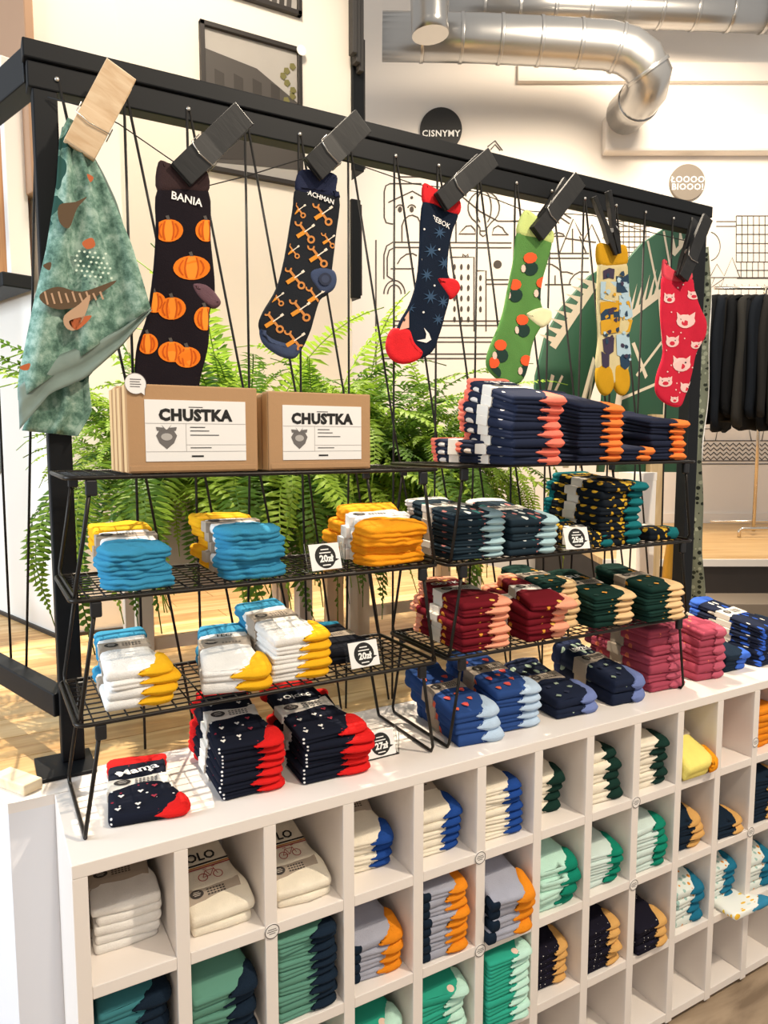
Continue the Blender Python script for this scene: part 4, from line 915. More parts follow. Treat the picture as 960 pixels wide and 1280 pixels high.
def pumpkin(cx, cy, rx, ry):
    it.append((ell(cx, cy, rx, ry, n=22), 0, 0)); it.append((ell(cx, cy, rx * .42, ry * .96, n=16), 2, 1))
    for dx in (-.66, -.36, .36, .66):
        w = 1.0; k = 1 - dx * dx * .75
        it.append(([(cx + dx * rx * (.55 + .45 * cos(t * 1.25)) + sx * w, cy + ry * .92 * k * t) for sx, tt in ((-1, (-1, -.5, 0, .5, 1)), (1, (1, .5, 0, -.5, -1))) for t in tt], 1, 2))
    it.append(([(cx - 2, cy - ry * .95), (cx - 4, cy - ry - 4), (cx, cy - ry - 5), (cx + 2, cy - ry * .95)], 3, 1))
for a in ((209, 290, 18, 14), (256, 290, 14, 14), (238, 336, 23, 15), (193, 378, 14, 13), (214, 386, 17, 14), (255, 399, 14, 15), (184, 430, 13, 13), (214, 440, 17, 13), (233, 447, 16, 13)): pumpkin(*a)
H.prints('pumpkin_print', it, PUM); H.letters('BANIA', (231, 252), .0215, INKW, radians(6), bold=.0004)

# tool pattern sock
H = Hang('hanging_sock', 'dark sock with orange wrenches and FACHMAN lettering, grey heel and toe', 'sock', 395, 225, seed=3)
CHAR = k_('charcoal_blue', '#23262b'); SLATE = k_('slate_blue', '#414d69')
H.part('sock_leg', [(370, 236), (398, 238), (424, 246), (421, 300), (416, 335), (412, 365), (400, 375), (392, 395), (385, 418), (373, 440), (350, 440), (332, 425), (323, 408), (328, 390), (345, 360), (356, 315), (365, 265)], CHAR)
H.part('cuff', [(374, 214), (398, 212), (420, 220), (420, 238), (424, 248), (396, 244), (370, 240)], k_('navy_cuff', '#262c44'), .015)
H.part('toe', [(325, 410), (340, 422), (358, 428), (375, 430), (372, 444), (362, 449), (345, 443), (328, 428)], SLATE, .015)
H.part('heel', [(388, 338), (402, 334), (417, 338), (421, 350), (416, 363), (402, 368), (392, 358), (386, 348)], SLATE, .018)
H.prints('heel_ring', [(ell(404, 350, 8, 8, n=16), 0, 4), (ell(404, 350, 5, 5, n=14), 1, 5)], [mat('print_slate_dark', '#2b3246', .9), mat('print_slate', '#39425a', .9)], .018, clip=False)
it = []
def seg(a, b, w, mi, lay):
    d = Vector((b[0] - a[0], b[1] - a[1])); n = Vector((-d.y, d.x)).normalized() * w / 2
    it.append(([(a[0] + n.x, a[1] + n.y), (b[0] + n.x, b[1] + n.y), (b[0] - n.x, b[1] - n.y), (a[0] - n.x, a[1] - n.y)], mi, lay))
def ring(cx, cy, r, w, mi, lay, a0=0, a1=360, n=12):
    for k in range(n):
        s, e = radians(a0 + (a1 - a0) * k / n), radians(a0 + (a1 - a0) * (k + 1) / n)
        it.append(([(cx + (r + w) * cos(s), cy + (r + w) * sin(s)), (cx + (r + w) * cos(e), cy + (r + w) * sin(e)), (cx + r * cos(e), cy + r * sin(e)), (cx + r * cos(s), cy + r * sin(s))], mi, lay))
def tools(cx, cy, s=1.0):
    seg((cx - 7 * s, cy - 9 * s), (cx + 6 * s, cy + 8 * s), 3.6 * s, 0, 0); ring(cx + 9 * s, cy + 12 * s, 3 * s, 3 * s, 0, 0)
    ring(cx - 10 * s, cy - 13 * s, 3 * s, 2.6 * s, 0, 0, 0 - 10, 200)
    seg((cx - 12 * s, cy + 8 * s), (cx - 1 * s, cy + 1 * s), 6 * s, 1, 1); seg((cx - 1 * s, cy + 1 * s), (cx + 12 * s, cy - 8 * s), 1.8 * s, 2, 1); seg((cx + 10 * s, cy - 7 * s), (cx + 14 * s, cy - 10 * s), 3.6 * s, 2, 2)
for (x_, y_) in ((403, 267), (380, 290), (372, 263), (410, 300), (396, 320), (364, 314), (366, 348), (392, 372), (372, 388), (344, 373), (340, 402), (366, 426)): tools(x_, y_, .85 if (x_, y_) not in ((372, 263), (410, 300), (364, 314), (344, 373)) else .6)
H.prints('tool_print', it, [mat('print_tan_orange', '#c98545', .9), mat('print_amber', '#d98f2e', .9), mat('print_ivory', '#e6dccb', .9)]); H.letters('FACHMAN', (399, 247), .0150, INKW, radians(10), .015, .0003)

# snowy gnome sock
H = Hang('hanging_sock', 'navy snowy sock with red cuff, heel and toe and BEBOK lettering', 'sock', 550, 230, seed=4)
SNOWN = k_('snow_navy', '#141f30'); REDS = k_('bright_red', '#dd2a30')
H.part('sock_leg', [(528, 252), (548, 256), (572, 266), (566, 290), (560, 315), (559, 340), (563, 352), (562, 375), (556, 395), (548, 420), (540, 440), (520, 450), (498, 446), (494, 425), (500, 402), (512, 380), (519, 350), (523, 300)], SNOWN)
H.part('cuff', [(529, 230), (540, 232), (555, 240), (574, 250), (573, 269), (555, 265), (545, 258), (528, 254)], REDS, .015)
H.part('heel', [(544, 349), (556, 347), (570, 350), (575, 360), (570, 370), (563, 374), (554, 364)], REDS, .017)
H.part('toe', [(490, 412), (500, 410), (512, 412), (518, 428), (528, 440), (522, 450), (505, 455), (490, 448), (484, 432)], REDS, .017)
it = []
for (x_, y_, r_) in ((547, 292, 9), (536, 315, 10), (553, 330, 9), (530, 345, 9), (535, 372, 10), (552, 378, 9), (545, 400, 8), (511, 385, 8)): it.append((star(x_, y_, r_, r_ * .30, 8, .3 + x_), 0, 0))
for (x_, y_) in ((546, 313), (527, 288), (540, 358), (522, 326), (527, 391)): it.append((ell(x_, y_, 1.4, 1.4, n=6), 1, 1))
it.append(([(497, 392), (509, 388), (510, 410), (497, 412), (490, 415), (493, 403)], 2, 0)); it.append((ell(504, 400, 1.5, 2.2, n=8), 3, 1)); it.append((ell(497, 405, 3, 2, n=8), 4, 1))
it.append(([(528, 410), (534, 417), (537, 425), (531, 429), (519, 426), (530, 424), (531, 418)], 1, 1))
H.prints('winter_print', it, [mat('print_frost_blue', '#304c69', .9), mat('print_white', '#eeeae4', .9), mat('print_skin', '#e8b49a', .9), INK, mat('print_red', '#dd3333', .9)])
H.letters('BEBOK', (549, 279), .0175, INKW, radians(16), bold=.0002)

# green hedgehog sock
H = Hang('hanging_sock', 'green sock with orange hats and dark hedgehogs, lime cuff, cream heel', 'sock', 665, 275, seed=5)
H.part('sock_leg', [(648, 288), (668, 296), (687, 302), (683, 325), (678, 350), (676, 375), (680, 392), (676, 408), (668, 425), (660, 455), (650, 478), (628, 480), (608, 462), (608, 440), (622, 408), (634, 370), (642, 330)], k_('leaf_green', '#5a8a47'))
H.part('cuff', [(654, 264), (666, 270), (680, 282), (690, 292), (687, 306), (668, 300), (647, 292)], k_('lime', '#cfdf8a'), .015)
H.part('heel', [(657, 392), (672, 384), (686, 386), (689, 395), (686, 404), (676, 410), (666, 404)], k_('ivory', '#ece6b8'), .017)
it = []
for (x_, y_) in ((661, 327), (643, 360), (677, 358), (652, 404), (622, 436), (655, 455), (612, 458)):
    it.append((ell(x_ + 1, y_ + 9, 9, 9, n=12), 0, 0)); it.append((ell(x_, y_ - 4, 8, 7, n=10), 1, 1)); it.append((ell(x_ - 8, y_ + 9, 3, 5, n=8), 2, 1))
H.prints('hedgehog_print', it, [mat('print_forest', '#16352c', .9), mat('print_vermilion', '#ee5a2b', .9), mat('print_blush', '#e7c9b8', .9)])

# yellow blue patterned pair
H = Hang('hanging_sock', 'narrow yellow, blue and white patterned sock pair hanging second from right', 'sock', 765, 305, seed=6)
H.part('sock_leg', [(748, 328), (765, 330), (780, 330), (783, 350), (787, 375), (790, 400), (784, 420), (786, 445), (780, 470), (766, 480), (752, 474), (746, 455), (749, 420), (748, 380), (747, 350)], k_('oat', '#cfc193'), .014)
H.part('cuff', [(746, 305), (763, 308), (779, 308), (781, 330), (765, 334), (747, 332)], k_('mustard', '#c8961f'), .017)
for o_ in (0, 19): H.part('toe', [(747 + o_, 458), (756 + o_, 454), (764 + o_, 462), (766 + o_, 482), (760 + o_, 494), (752 + o_, 492), (746 + o_, 478)], k_('mustard', '#c8961f'), .015)
it = []; rnd = random.Random(5)
for (x0_, x1_, y0_, y1_, c_) in ((747, 784, 352, 374, 2), (766, 784, 345, 366, 1), (748, 788, 376, 392, 0), (750, 772, 388, 402, 1), (770, 790, 372, 396, 2), (748, 790, 400, 418, 0), (752, 766, 424, 440, 3), (768, 786, 420, 444, 2), (750, 760, 440, 458, 3), (772, 784, 442, 458, 1), (750, 764, 338, 350, 3)):
    it.append(([(x0_, y0_ + rnd.uniform(-2, 2)), ((x0_ + x1_) / 2, y0_ + rnd.uniform(-4, 3)), (x1_, y0_ + rnd.uniform(-2, 2)), (x1_ - 1, y1_), ((x0_ + x1_) / 2, y1_ + rnd.uniform(-3, 5)), (x0_ + 1, y1_)], c_, 0))
for k in range(34):
    x_, y_ = rnd.uniform(751, 783), rnd.uniform(338, 452); r_ = rnd.uniform(1.5, 3.6)
    it.append(([(x_ + r_ * rnd.uniform(.5, 1.2) * cos(a), y_ + r_ * rnd.uniform(.6, 1.6) * sin(a)) for a in (0, 1, 2, 3.1, 4.1, 5.2)], rnd.choice((1, 1, 2, 3, 0)), 2 + k % 4))
H.prints('collage_print', it, [mat('print_mustard', '#c9961f', .9), mat('print_petrol', '#1f3a52', .9), mat('print_pale_blue', '#a9c3cf', .9), mat('print_ink_purple', '#3a3046', .9)], .014)

# red pig sock
H = Hang('hanging_sock', 'red sock with pale pink pig faces, hanging rightmost beside the post', 'sock', 848, 330, seed=7)
H.part('sock_leg', [(828, 345), (846, 350), (864, 348), (867, 365), (873, 385), (880, 402), (879, 420), (871, 440), (866, 465), (860, 490), (850, 508), (834, 506), (821, 492), (821, 470), (827, 440), (824, 400), (825, 370)], k_('cherry', '#c9243c'))
H.part('cuff', [(831, 324), (836, 330), (846, 338), (858, 332), (862, 332), (864, 350), (846, 353), (828, 348)], k_('cherry_light', '#da4a58'), .015)
it = []
for (x_, y_, r_) in ((833, 374, 8), (864, 370, 7), (854, 402, 12), (837, 428, 9), (868, 432, 6), (850, 456, 12), (829, 478, 8), (857, 485, 8), (840, 500, 5)):
    it.append((ell(x_, y_, r_, r_ * .72, n=14), 0, 0)); it.append((ell(x_, y_ + r_ * .18, r_ * .42, r_ * .3, n=10), 1, 1))
    for s_ in (-1, 1):
        it.append((ell(x_ + s_ * r_ * .45, y_ - r_ * .22, r_ * .1, r_ * .1, n=6), 2, 1)); it.append(([(x_ + s_ * r_ * .4, y_ - r_ * .55), (x_ + s_ * r_ * .95, y_ - r_ * .95), (x_ + s_ * r_ * .9, y_ - r_ * .3)], 0, 1))
for k in range(24): it.append((ell(rnd.uniform(828, 872), rnd.uniform(352, 500), 1.1, 1.1, n=5), 0, 0))
H.prints('pig_print', it, [mat('print_piglet', '#ecc3bd', .9), mat('print_snout', '#c9243c', .9), INK]); H.letters('OINKE', (847, 344), .0125, mat('print_piglet', '#ecc3bd', .9), radians(-3), .015)

# neck scarf (draped cloth)
def scarf_mat():
    m, nt, b = base_mat('scarf_green_print'); b.inputs['Roughness'].default_value = .85; b.inputs['Specular IOR Level'].default_value = .2
    tc = nt.nodes.new('ShaderNodeTexCoord')
    n = nt.nodes.new('ShaderNodeTexNoise'); n.inputs['Scale'].default_value = 38; n.inputs['Detail'].default_value = 5; n.inputs['Roughness'].default_value = .7; nt.links.new(tc.outputs['Object'], n.inputs['Vector'])
    rp = nt.nodes.new('ShaderNodeValToRGB'); e = rp.color_ramp.elements; e[0].position = .34; e[0].color = lin('#466458'); e[1].position = .64; e[1].color = lin('#a3bdaf'); x = e.new(.48); x.color = lin('#6f9182')
    nt.links.new(n.outputs['Fac'], rp.inputs[0])
    n2 = nt.nodes.new('ShaderNodeTexNoise'); n2.inputs['Scale'].default_value = 9; nt.links.new(tc.outputs['Object'], n2.inputs['Vector'])
    lt = nt.nodes.new('ShaderNodeMath'); lt.operation = 'GREATER_THAN'; lt.inputs[1].default_value = .62; nt.links.new(n2.outputs['Fac'], lt.inputs[0])
    mx = nt.nodes.new('ShaderNodeMix'); mx.data_type = 'RGBA'; mx.inputs[7].default_value = lin('#274a41'); nt.links.new(lt.outputs[0], mx.inputs[0]); nt.links.new(rp.outputs[0], mx.inputs[6]); nt.links.new(mx.outputs[2], b.inputs['Base Color']); return m
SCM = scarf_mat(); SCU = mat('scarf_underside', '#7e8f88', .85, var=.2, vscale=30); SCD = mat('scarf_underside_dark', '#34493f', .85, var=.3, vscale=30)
sroot = empty('neck_scarf', onY(100, 160, HY), 0, 'green patterned neck scarf hanging by the left post', 'scarf'); so = sroot.location.copy()
def cloth(name, left, right, m, nu=14, nv=26, amp=.012, kx=5.0, y0=0.0, ph=0.0):
    def samp(c, t):
        L = [0]
        for a, b in zip(c, c[1:]): L.append(L[-1] + math.dist(a, b))
        d = t * L[-1]
        for i in range(len(c) - 1):
            if d <= L[i + 1] + 1e-6:
                s = (d - L[i]) / max(1e-6, L[i + 1] - L[i]); return (c[i][0] + (c[i + 1][0] - c[i][0]) * s, c[i][1] + (c[i + 1][1] - c[i][1]) * s)
        return c[-1]
    bm = bmesh.new(); G = []
    for j in range(nv + 1):
        a, b = samp(left, j / nv), samp(right, j / nv); row = []
        for i in range(nu + 1):
            t = i / nu; p = onY(a[0] + (b[0] - a[0]) * t, a[1] + (b[1] - a[1]) * t, HY) - so
            p.y += y0 + amp * (j / nv) ** .5 * (sin(kx * 2 * pi * t * .5 + ph + 2.2 * j / nv) + .45 * sin(kx * 2 * pi * t + 1.3 + ph)); row.append(bm.verts.new(p))
        G.append(row)
    for j in range(nv):
        for i in range(nu): bm.faces.new((G[j][i], G[j][i + 1], G[j + 1][i + 1], G[j + 1][i])).smooth = True
    o = link(name, fin(bm, name, m, True), sroot); s = o.modifiers.new('thickness', 'SOLIDIFY'); s.thickness = .0016; s.offset = 0; return o
cloth('front_fold', [(84, 150), (74, 170), (70, 230), (58, 310), (42, 380), (22, 480), (23, 500)], [(97, 157), (112, 190), (128, 225), (145, 265), (163, 310), (178, 360), (186, 387)], SCM, amp=.013, y0=-.012)
cloth('side_fold', [(110, 180), (122, 215), (140, 255), (158, 300)], [(116, 190), (130, 215), (146, 250), (162, 305)], SCU, 5, 14, .004, y0=.008)
cloth('hem', [(22, 485), (60, 450), (110, 430), (150, 412), (186, 386)], [(24, 537), (62, 492), (105, 474), (150, 434), (187, 390)], SCU, 8, 24, .007, 3, -.012, 1.0)
cloth('rear_fold', [(60, 445), (50, 480), (28, 538)], [(150, 412), (120, 440), (112, 470), (116, 515), (98, 545)], SCM, 12, 16, .012, 4, .02, 2.0)
cloth('inner_fold', [(108, 440), (112, 470)], [(150, 412), (150, 428), (125, 452)], SCD, 6, 8, .006, 2, .008, 0)
cloth('top_tuft', [(78, 158), (74, 176), (80, 190)], [(92, 150), (98, 160), (96, 178)], SCD, 6, 6, .006, 2, .004, 0)
bm = bmesh.new(); scf = lambda o: (lambda p: (lambda q: Vector((q.x, q.y - .030 - o, q.z)))(onY(p[0], p[1], HY) - so))
for pl, mi in (([(48, 372), (70, 362), (100, 368), (143, 354), (112, 378), (104, 384), (75, 390), (55, 384)], 0), ([(78, 398), (96, 384), (110, 372), (104, 396), (92, 415), (80, 412)], 1), ([(84, 405), (96, 400), (112, 398), (94, 415)], 2), ([(72, 262), (92, 258), (106, 252), (94, 266), (84, 290), (72, 282)], 0), ([(52, 336), (62, 332), (60, 342)], 0), ([(100, 308), (112, 302), (116, 312), (106, 316)], 2), ([(24, 460), (36, 456), (34, 464), (26, 464)], 2), ([(106, 224), (114, 228), (110, 234)], 2)): flat(bm, spline(pl, 4), scf(0 if mi == 0 else .0008), mi)
for r_ in range(6):
    for c_ in range(7):
        if (r_ * 7 + c_ * 3) % 5: flat(bm, ell(90 + 6.5 * c_ + 3 * (r_ % 2) + r_ * .8, 318 + 6 * r_ + c_ * .6, 1.7, 1.5, n=7), scf(.0006), 3)
for k in range(9): ribbon(bm, [(54 + 8.5 * k, 368 + (k % 2) * 2), (58 + 8.5 * k, 384 - k * .8)], 2.4, scf(.0007), 1)
link('bird_print', fin(bm, 'bird_print', [mat('print_bark', '#5d4a36', .9), mat('print_feather', '#b9977a', .9), mat('print_rust', '#b8623a', .9), mat('print_pale_green', '#cfe2cf', .9)]), sroot)['kind'] = 'stuff'

# ------------------------------------------------------------------ ferns in planters behind the frame
def leaf_mat(name, color):
    m, nt, b = base_mat(name); b.inputs['Roughness'].default_value = .5; b.inputs['Specular IOR Level'].default_value = .3
    tc = nt.nodes.new('ShaderNodeTexCoord'); n = nt.nodes.new('ShaderNodeTexNoise'); n.inputs['Scale'].default_value = 14; nt.links.new(tc.outputs['Object'], n.inputs['Vector'])
    c = lin(color); mx = nt.nodes.new('ShaderNodeMix'); mx.data_type = 'RGBA'; mx.inputs[6].default_value = tuple(v * .75 for v in c[:3]) + (1,); mx.inputs[7].default_value = tuple(min(1, v * 1.25) for v in c[:3]) + (1,)
    nt.links.new(n.outputs['Fac'], mx.inputs[0]); nt.links.new(mx.outputs[2], b.inputs['Base Color'])
    tr = nt.nodes.new('ShaderNodeBsdfTranslucent'); nt.links.new(mx.outputs[2], tr.inputs[0]); ms = nt.nodes.new('ShaderNodeMixShader'); ms.inputs[0].default_value = .38
    nt.links.new(b.outputs[0], ms.inputs[1]); nt.links.new(tr.outputs[0], ms.inputs[2]); nt.links.new(ms.outputs[0], nt.nodes['Material Output'].inputs[0]); return m
FERN = [leaf_mat('fern_green_%d' % i, c) for i, c in enumerate(('#7f9f31', '#9ab944', '#54772a'))]
def frond_mesh(seed, L, droop, m, lift):
    rnd = random.Random(seed); bm = bmesh.new(); pts = []; n = 48; ang = lift; p = Vector((0, 0, 0)); st = L / n; side = rnd.uniform(-.35, .35)
    for i in range(n + 1):
        pts.append(p.copy()); ang -= droop / n * (1.3 if i > n * .35 else .45); ang = max(ang, -1.52); p = p + Vector((cos(ang) * st, side * st * sin(i / n * 2), sin(ang) * st))
    add_tube(bm, pts[::4] + [pts[-1]], .0014, 3)
    for i in range(2, n):
        t = i / n; d = (pts[i + 1] - pts[i]).normalized(); up = Vector((0, 0, 1)); s = d.cross(up); s = s.normalized() if s.length > .05 else Vector((0, 1, 0)); nn = s.cross(d)
        w = L * .075 * (sin(pi * min(1, t * .93 + .12)) ** .7) * rnd.uniform(.8, 1.15)
        for sg in (-1, 1):
            q = pts[i] + d * (.3 * st if sg > 0 else 0); tip = q + s * sg * w + d * w * .3 + nn * rnd.uniform(-.45, .2) * w; hw = d * st * .40
            mid = q + (tip - q) * .55 + nn * w * .12
            bm.faces.new([bm.verts.new(v) for v in (q - hw * .6, q + hw * .6, mid + hw, tip, mid - hw)])
    return fin(bm, 'frond', m)
FR = [frond_mesh(s, .42 + .05 * (s % 5), 1.25 + .4 * (s % 4), FERN[s % 3], 1.02 + .16 * (s % 3)) for s in range(12)]
FRH = [frond_mesh(20 + s, .42 + .06 * s, 2.7, FERN[(s + 1) % 3], .55) for s in range(5)]
POT = mat('terracotta_red', '#c9563f', .6, var=.08); POTW = mat('planter_beige', '#cdbfae', .6, var=.03)
def fern(x, y, z, label, n=44, sc=1.0, seed=0, pot=POTW):
    rnd = random.Random(seed); root = empty('potted_fern', (x, y, z), 0, label, 'plant')
    bm = bmesh.new(); lathe(bm, [(.07, 0), (.105, .12), (.112, .125), (.112, .14), (.10, .14), (.095, .125)], 20); link('pot', fin(bm, 'pot', pot), root)
    for i in range(n):
        hang = i % 6 in (2, 5); me = rnd.choice(FRH if hang else FR); a = 2 * pi * (i * .618 % 1) + rnd.uniform(-.2, .2)
        if hang: a = -pi / 2 + rnd.uniform(-1.5, 1.5)
        o = link('frond', me, root, (.045 * cos(a), .045 * sin(a), .13), (rnd.uniform(-.2, .2), rnd.uniform(-.45, .40) if not hang else rnd.uniform(-.1, .25), a))
        s = sc * rnd.uniform(.75, 1.2) * (.78 if sin(a) > .3 and not hang else 1); o.scale = (s, s, s)
    return root
# planter boxes on legs
def planter(x0, x1, y0, y1, z0, z1, label):
    root = empty('planter_box', (x0, y0, PZ), 0, label, 'planter'); W_, D_ = x1 - x0, y1 - y0
    bm = bmesh.new(); t = .018
    for b_ in ((0, W_, 0, t, z0 - PZ, z1 - PZ), (0, W_, D_ - t, D_, z0 - PZ, z1 - PZ), (0, t, t, D_ - t, z0 - PZ, z1 - PZ), (W_ - t, W_, t, D_ - t, z0 - PZ, z1 - PZ)): add_box(bm, *b_, .002)
    link('side_boards', fin(bm, 'side_boards', POTW), root); box('bottom_board', t, W_ - t, t, D_ - t, z0 - PZ, z0 - PZ + .02, POTW, root)
    for lx in (.0, W_ - .045):
        for ly in (0, D_ - .045): box('leg', lx, lx + .045, ly, ly + .045, 0, z0 - PZ, POTW, root, .002)
    box('stretcher', .045, W_ - .045, .012, .035, .08, .115, POTW, root)
    return root
planter(.27, .80, .86, 1.10, 1.14, 1.42, 'left beige planter box on legs under the ferns'); planter(.98, 1.49, .90, 1.14, 1.14, 1.42, 'right beige planter box on legs under the ferns')
fern(.35, .96, 1.30, 'bushy green fern nearest the left post', 120, 1.02, 1); fern(.60, .98, 1.30, 'green fern behind the kraft boxes', 125, 1.12, 2)
fern(1.08, 1.02, 1.30, 'green fern in the right planter, left one', 120, 1.08, 3); fern(1.34, 1.02, 1.28, 'green fern in the right planter, right one', 115, .98, 4)
root = empty('plant_stool', (.86, .96, PZ), 0, 'beige plant stool between the two planter boxes', 'stool')
box('seat', -.11, .11, -.11, .11, .34, .37, POTW, root, .004)
for lx in (-.1, .07):
    for ly in (-.1, .07): box('leg', lx, lx + .03, ly, ly + .03, 0, .34, POTW, root, .002)
fern(.86, .96, 1.27, 'green fern on the stool between the planter boxes', 120, 1.1, 5)
# red pot on the platform
p = onZ(287, 778, PZ); root = empty('red_pot', (.60, .76, PZ), 0, 'coral red upturned conical pot on the platform between planter legs', 'pot')
bm = bmesh.new(); lathe(bm, [(.085, 0), (.088, .012), (.078, .03), (.055, .12), (.035, .165), (.012, .175)], 28); link('pot_body', fin(bm, 'pot_body', mat('coral_red', '#e0563f', .5)), root)
# ------------------------------------------------------------------ leaf screen, right of the ferns
LG = mat('leaf_board_green', '#2f5a42', .6, var=.1, vscale=5); LC = mat('leaf_cream', '#e3d6bd', .7)
SY = 0.95
def leafboard(outline, veins, label, Y, cuts):
    o = onY(*outline[0], Y); root = empty('leaf_board', (o.x, Y, PZ), 0, label, 'screen'); cv = lambda p: (lambda q: (q.x - o.x, q.z - PZ))(onY(p[0], p[1], Y))
    bm = bmesh.new(); pillow(bm, [cv(p) for p in outline], [(0, 0), (0, .012), (.001, .013)], lambda v: Vector((v.x, -v.z, v.y))); link('painted_leaf', fin(bm, 'painted_leaf', LG), root)
    bm = bmesh.new()
    for pl in veins: ribbon(bm, [cv(p) for p in pl], .012, lambda p: (p[0], -.0145, p[1]))
    for pl in cuts: flat(bm, [cv(p) for p in pl], lambda p: (p[0], -.0142, p[1]))
    link('cream_veins', fin(bm, 'cream_veins', LC), root)
    return root
def comb(a, b, w, tip, n):
    """cream band from a to b with n pointed teeth leaning along tip"""
    d = Vector((b[0] - a[0], b[1] - a[1])); nn = Vector((-d.y, d.x)).normalized() * w; q = lambda t: Vector(a) + d * t; out = [[tuple(q(0)), tuple(q(1)), tuple(q(1) + nn), tuple(q(0) + nn)]]
    for k in range(n): out.append([tuple(q(k / n)), tuple(q((k + .62) / n)), tuple(q((k + .5) / n) + Vector(tip))])
    return out
c1 = comb((737, 352), (684, 432), -9, (-17, -9), 8) + [[(700, 585), (708, 585), (742, 452), (738, 446)], [(664, 560), (669, 560), (690, 470), (686, 468)]]
leafboard([(662, 560), (668, 470), (680, 420), (700, 385), (735, 345), (760, 330), (762, 380), (752, 440), (735, 500), (700, 580)], [[(722, 585), (736, 480), (752, 400)], [(676, 520), (700, 470)]], 'left tall green leaf cutout board with cream veins', 1.02, c1)
c2 = comb((782, 392), (822, 362), 8, (7, -34), 5) + comb((836, 318), (862, 288), 5, (-3, -20), 3) + [[(752, 590), (762, 590), (778, 470), (772, 462)], [(786, 430), (790, 428), (806, 470), (803, 474)]]
leafboard([(745, 590), (752, 480), (768, 420), (778, 330), (800, 305), (830, 285), (860, 275), (872, 300), (872, 590)], [[(806, 302), (820, 370), (828, 470), (824, 585)], [(826, 290), (835, 340), (836, 420)], [(770, 500), (822, 478)], [(792, 470), (826, 425)], [(840, 420), (868, 400)]], 'right tall green leaf cutout board with cream veins behind the right post', .90, c2)
PLK = wood('knotty_pine', '#b79a6c', '#d8c096', 3, (8, 8, 1.2))
root = empty('leaning_plank', (onY(815, 700, .86).x, .86, PZ), 0, 'knotty pine plank standing behind the right rack', 'plank'); box('board', -.03, .05, 0, .025, 0, .78, PLK, root, .002)
a = onY(772, 640, .84); root = empty('white_carton', (a.x, .74, PZ), 0, 'tall white carton standing behind the teal socks', 'box'); box('carton', 0, .10, 0, .1, 0, onY(785, 592, .74).z - PZ, CARD, root, .002); box('lid', -.001, .101, -.001, .101, onY(785, 592, .74).z - PZ - .03, onY(785, 592, .74).z - PZ + .001, CARD, root, .001)
root = empty('gold_vase', (onY(842, 720, .62).x, .62, PZ), 0, 'narrow golden vase in shadow behind the right rack', 'vase'); bm = bmesh.new(); lathe(bm, [(.03, 0), (.045, .05), (.04, .2), (.028, .3), (.032, .33), (.028, .33)], 20); link('vase_body', fin(bm, 'vase_body', mat('old_gold', '#a8802c', .4, .4)), root)
# spotted cloth hanging past the right post
sp_m = knit_dots('spotted_cloth', '#6b6f5f', ['#2b2f27', '#1d211c', '#8e927f'], 55, .40)
root = empty('spotted_cloth', (2.125, .5, 1.0), 0, 'narrow spotted cloth hanging beside the right post', 'cloth')
bm = bmesh.new(); G = []
for j in range(41):
    t = j / 40; z = -0.098 + t * 1.33; row = []
    for i in range(7):
        s = i / 6; row.append(bm.verts.new((-.005 + .05 * s * (1.2 - .75 * t) + .012 * sin(9 * t + 1) + .006 * sin(23 * t), .05 * sin(s * 6 + t * 3) * .4, z)))
    G.append(row)
for j in range(40):
    for i in range(6): bm.faces.new((G[j][i], G[j][i + 1], G[j + 1][i + 1], G[j + 1][i])).smooth = True
o = link('cloth_fold', fin(bm, 'cloth_fold', sp_m, True), root); md = o.modifiers.new('thickness', 'SOLIDIFY'); md.thickness = .003
tube('white_hem', [(.052 * (1.2 - .75 * t) - .005 + .012 * sin(9 * t + 1) + .006 * sin(23 * t), -.004, -.098 + 1.33 * t) for t in (.45 + .55 * k / 16 for k in range(17))], .006, CARD, root, 6)

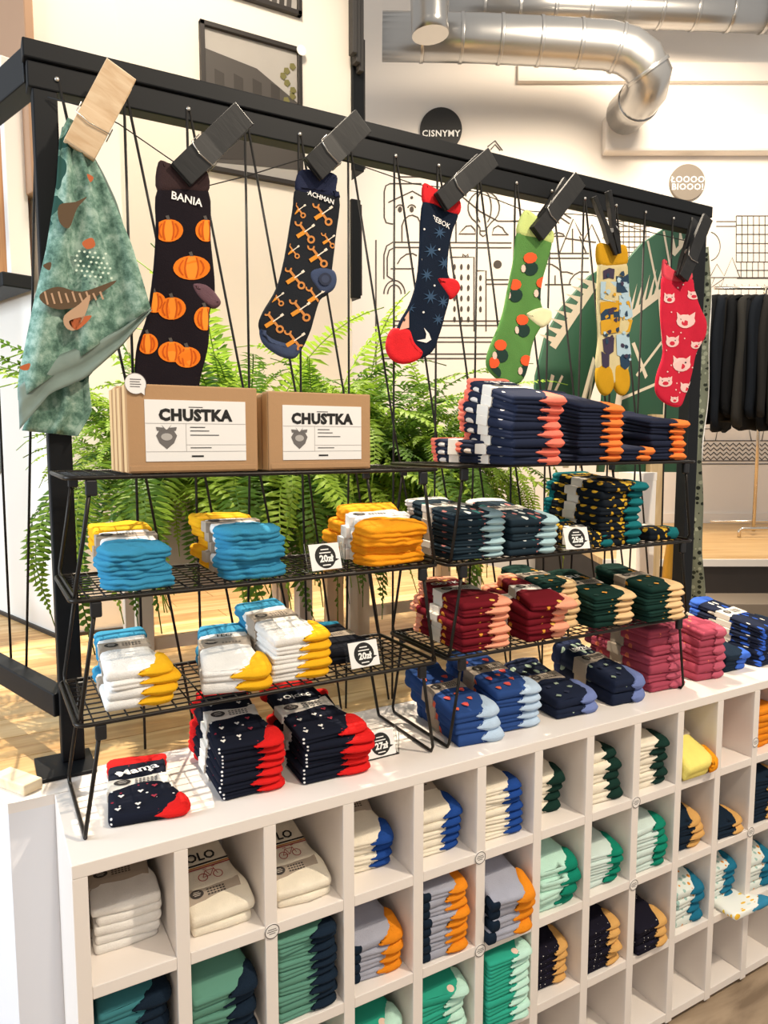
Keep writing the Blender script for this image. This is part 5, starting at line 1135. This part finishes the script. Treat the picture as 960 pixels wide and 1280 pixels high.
# ------------------------------------------------------------------ garment rail with dark tops
CHROME = mat('chrome_tube', '#cfc6ba', .22, 1.0)
g0 = Vector((CAM.x, CAM.y, 0)) + FH * 5.1
MG = Matrix.Translation(g0) @ Matrix.Rotation(-YAW, 4, 'Z'); ig = MG.inverted()
def gp(px, py, D=5.1): q = ig @ onD(px, py, D); return q
rail = empty('garment_rail', (0, 0, 0), 0, 'chrome garment rail with dark clothes on the distant platform', 'rack'); rail.matrix_world = MG
zr = gp(930, 360).z; xa, xb = gp(893, 360).x, gp(893, 360).x + 1.0
tube('top_bar', [(xa, 0, zr), (xb, 0, zr)], .012, CHROME, rail, 10)
xu = gp(947, 560).x; tube('upright', [(xu, 0, .93), (xu, 0, zr)], .012, CHROME, rail, 10)
tube('base_foot', [(xu - .16, -.12, .905), (xu - .16, -.12, .95), (xu - .14, -.12, .965), (xu + .5, -.12, .965)], .012, CHROME, rail, 10); tube('base_bar', [(xu - .3, .02, 1.0), (xu + .5, .02, 1.0)], .009, CHROME, rail, 8)
DK = [mat('dark_fabric_%d' % i, c, .9, var=.15, vscale=10, spec=.1) for i, c in enumerate(('#191a1c', '#14181e', '#222120', '#121315', '#2b2a28'))]
for i in range(11):
    x = xa + .03 + .052 * i; root = empty('hanging_shirt', (0, 0, 0), 0, '%s dark top from the left on the garment rail' % (ORD[i] if i else 'leftmost').replace('topmost', 'first'), 'clothing', 'dark tops on the garment rail')
    root.matrix_world = MG @ Matrix.Translation((x, 0, zr)) @ Matrix.Rotation(radians(48 + 7 * sin(i * 2.1)), 4, 'Z')
    hgt = .92 + .05 * sin(i * 1.7)
    bm = bmesh.new(); prof = [(-.05, -.05), (.05, -.05), (.16, -.08), (.22, -.13), (.25, -.3), (.26, -.5), (.26, -.7), (.24, -hgt), (0, -hgt - .01), (-.24, -hgt), (-.26, -.7), (-.26, -.5), (-.25, -.3), (-.22, -.13), (-.16, -.08)]
    pillow(bm, spline(prof, 3), [(.014, -.024), (.0, -.010), (0, .010), (.014, .024)], lambda v: Vector((v.x, -v.z + .008 * sin(v.x * 40 + v.y * 6 + i), v.y))); link('garment', fin(bm, 'garment', DK[i % 5]), root)
    bm = bmesh.new(); add_tube(bm, [(-.17, 0, -.12), (0, 0, -.045), (.17, 0, -.12)], .005, 6); add_tube(bm, [(0, 0, -.045), (0, 0, -.01), (.012, 0, .008), (.018, 0, .022), (0, 0, .024)], .002, 5); link('hanger', fin(bm, 'hanger', CHROME), root)
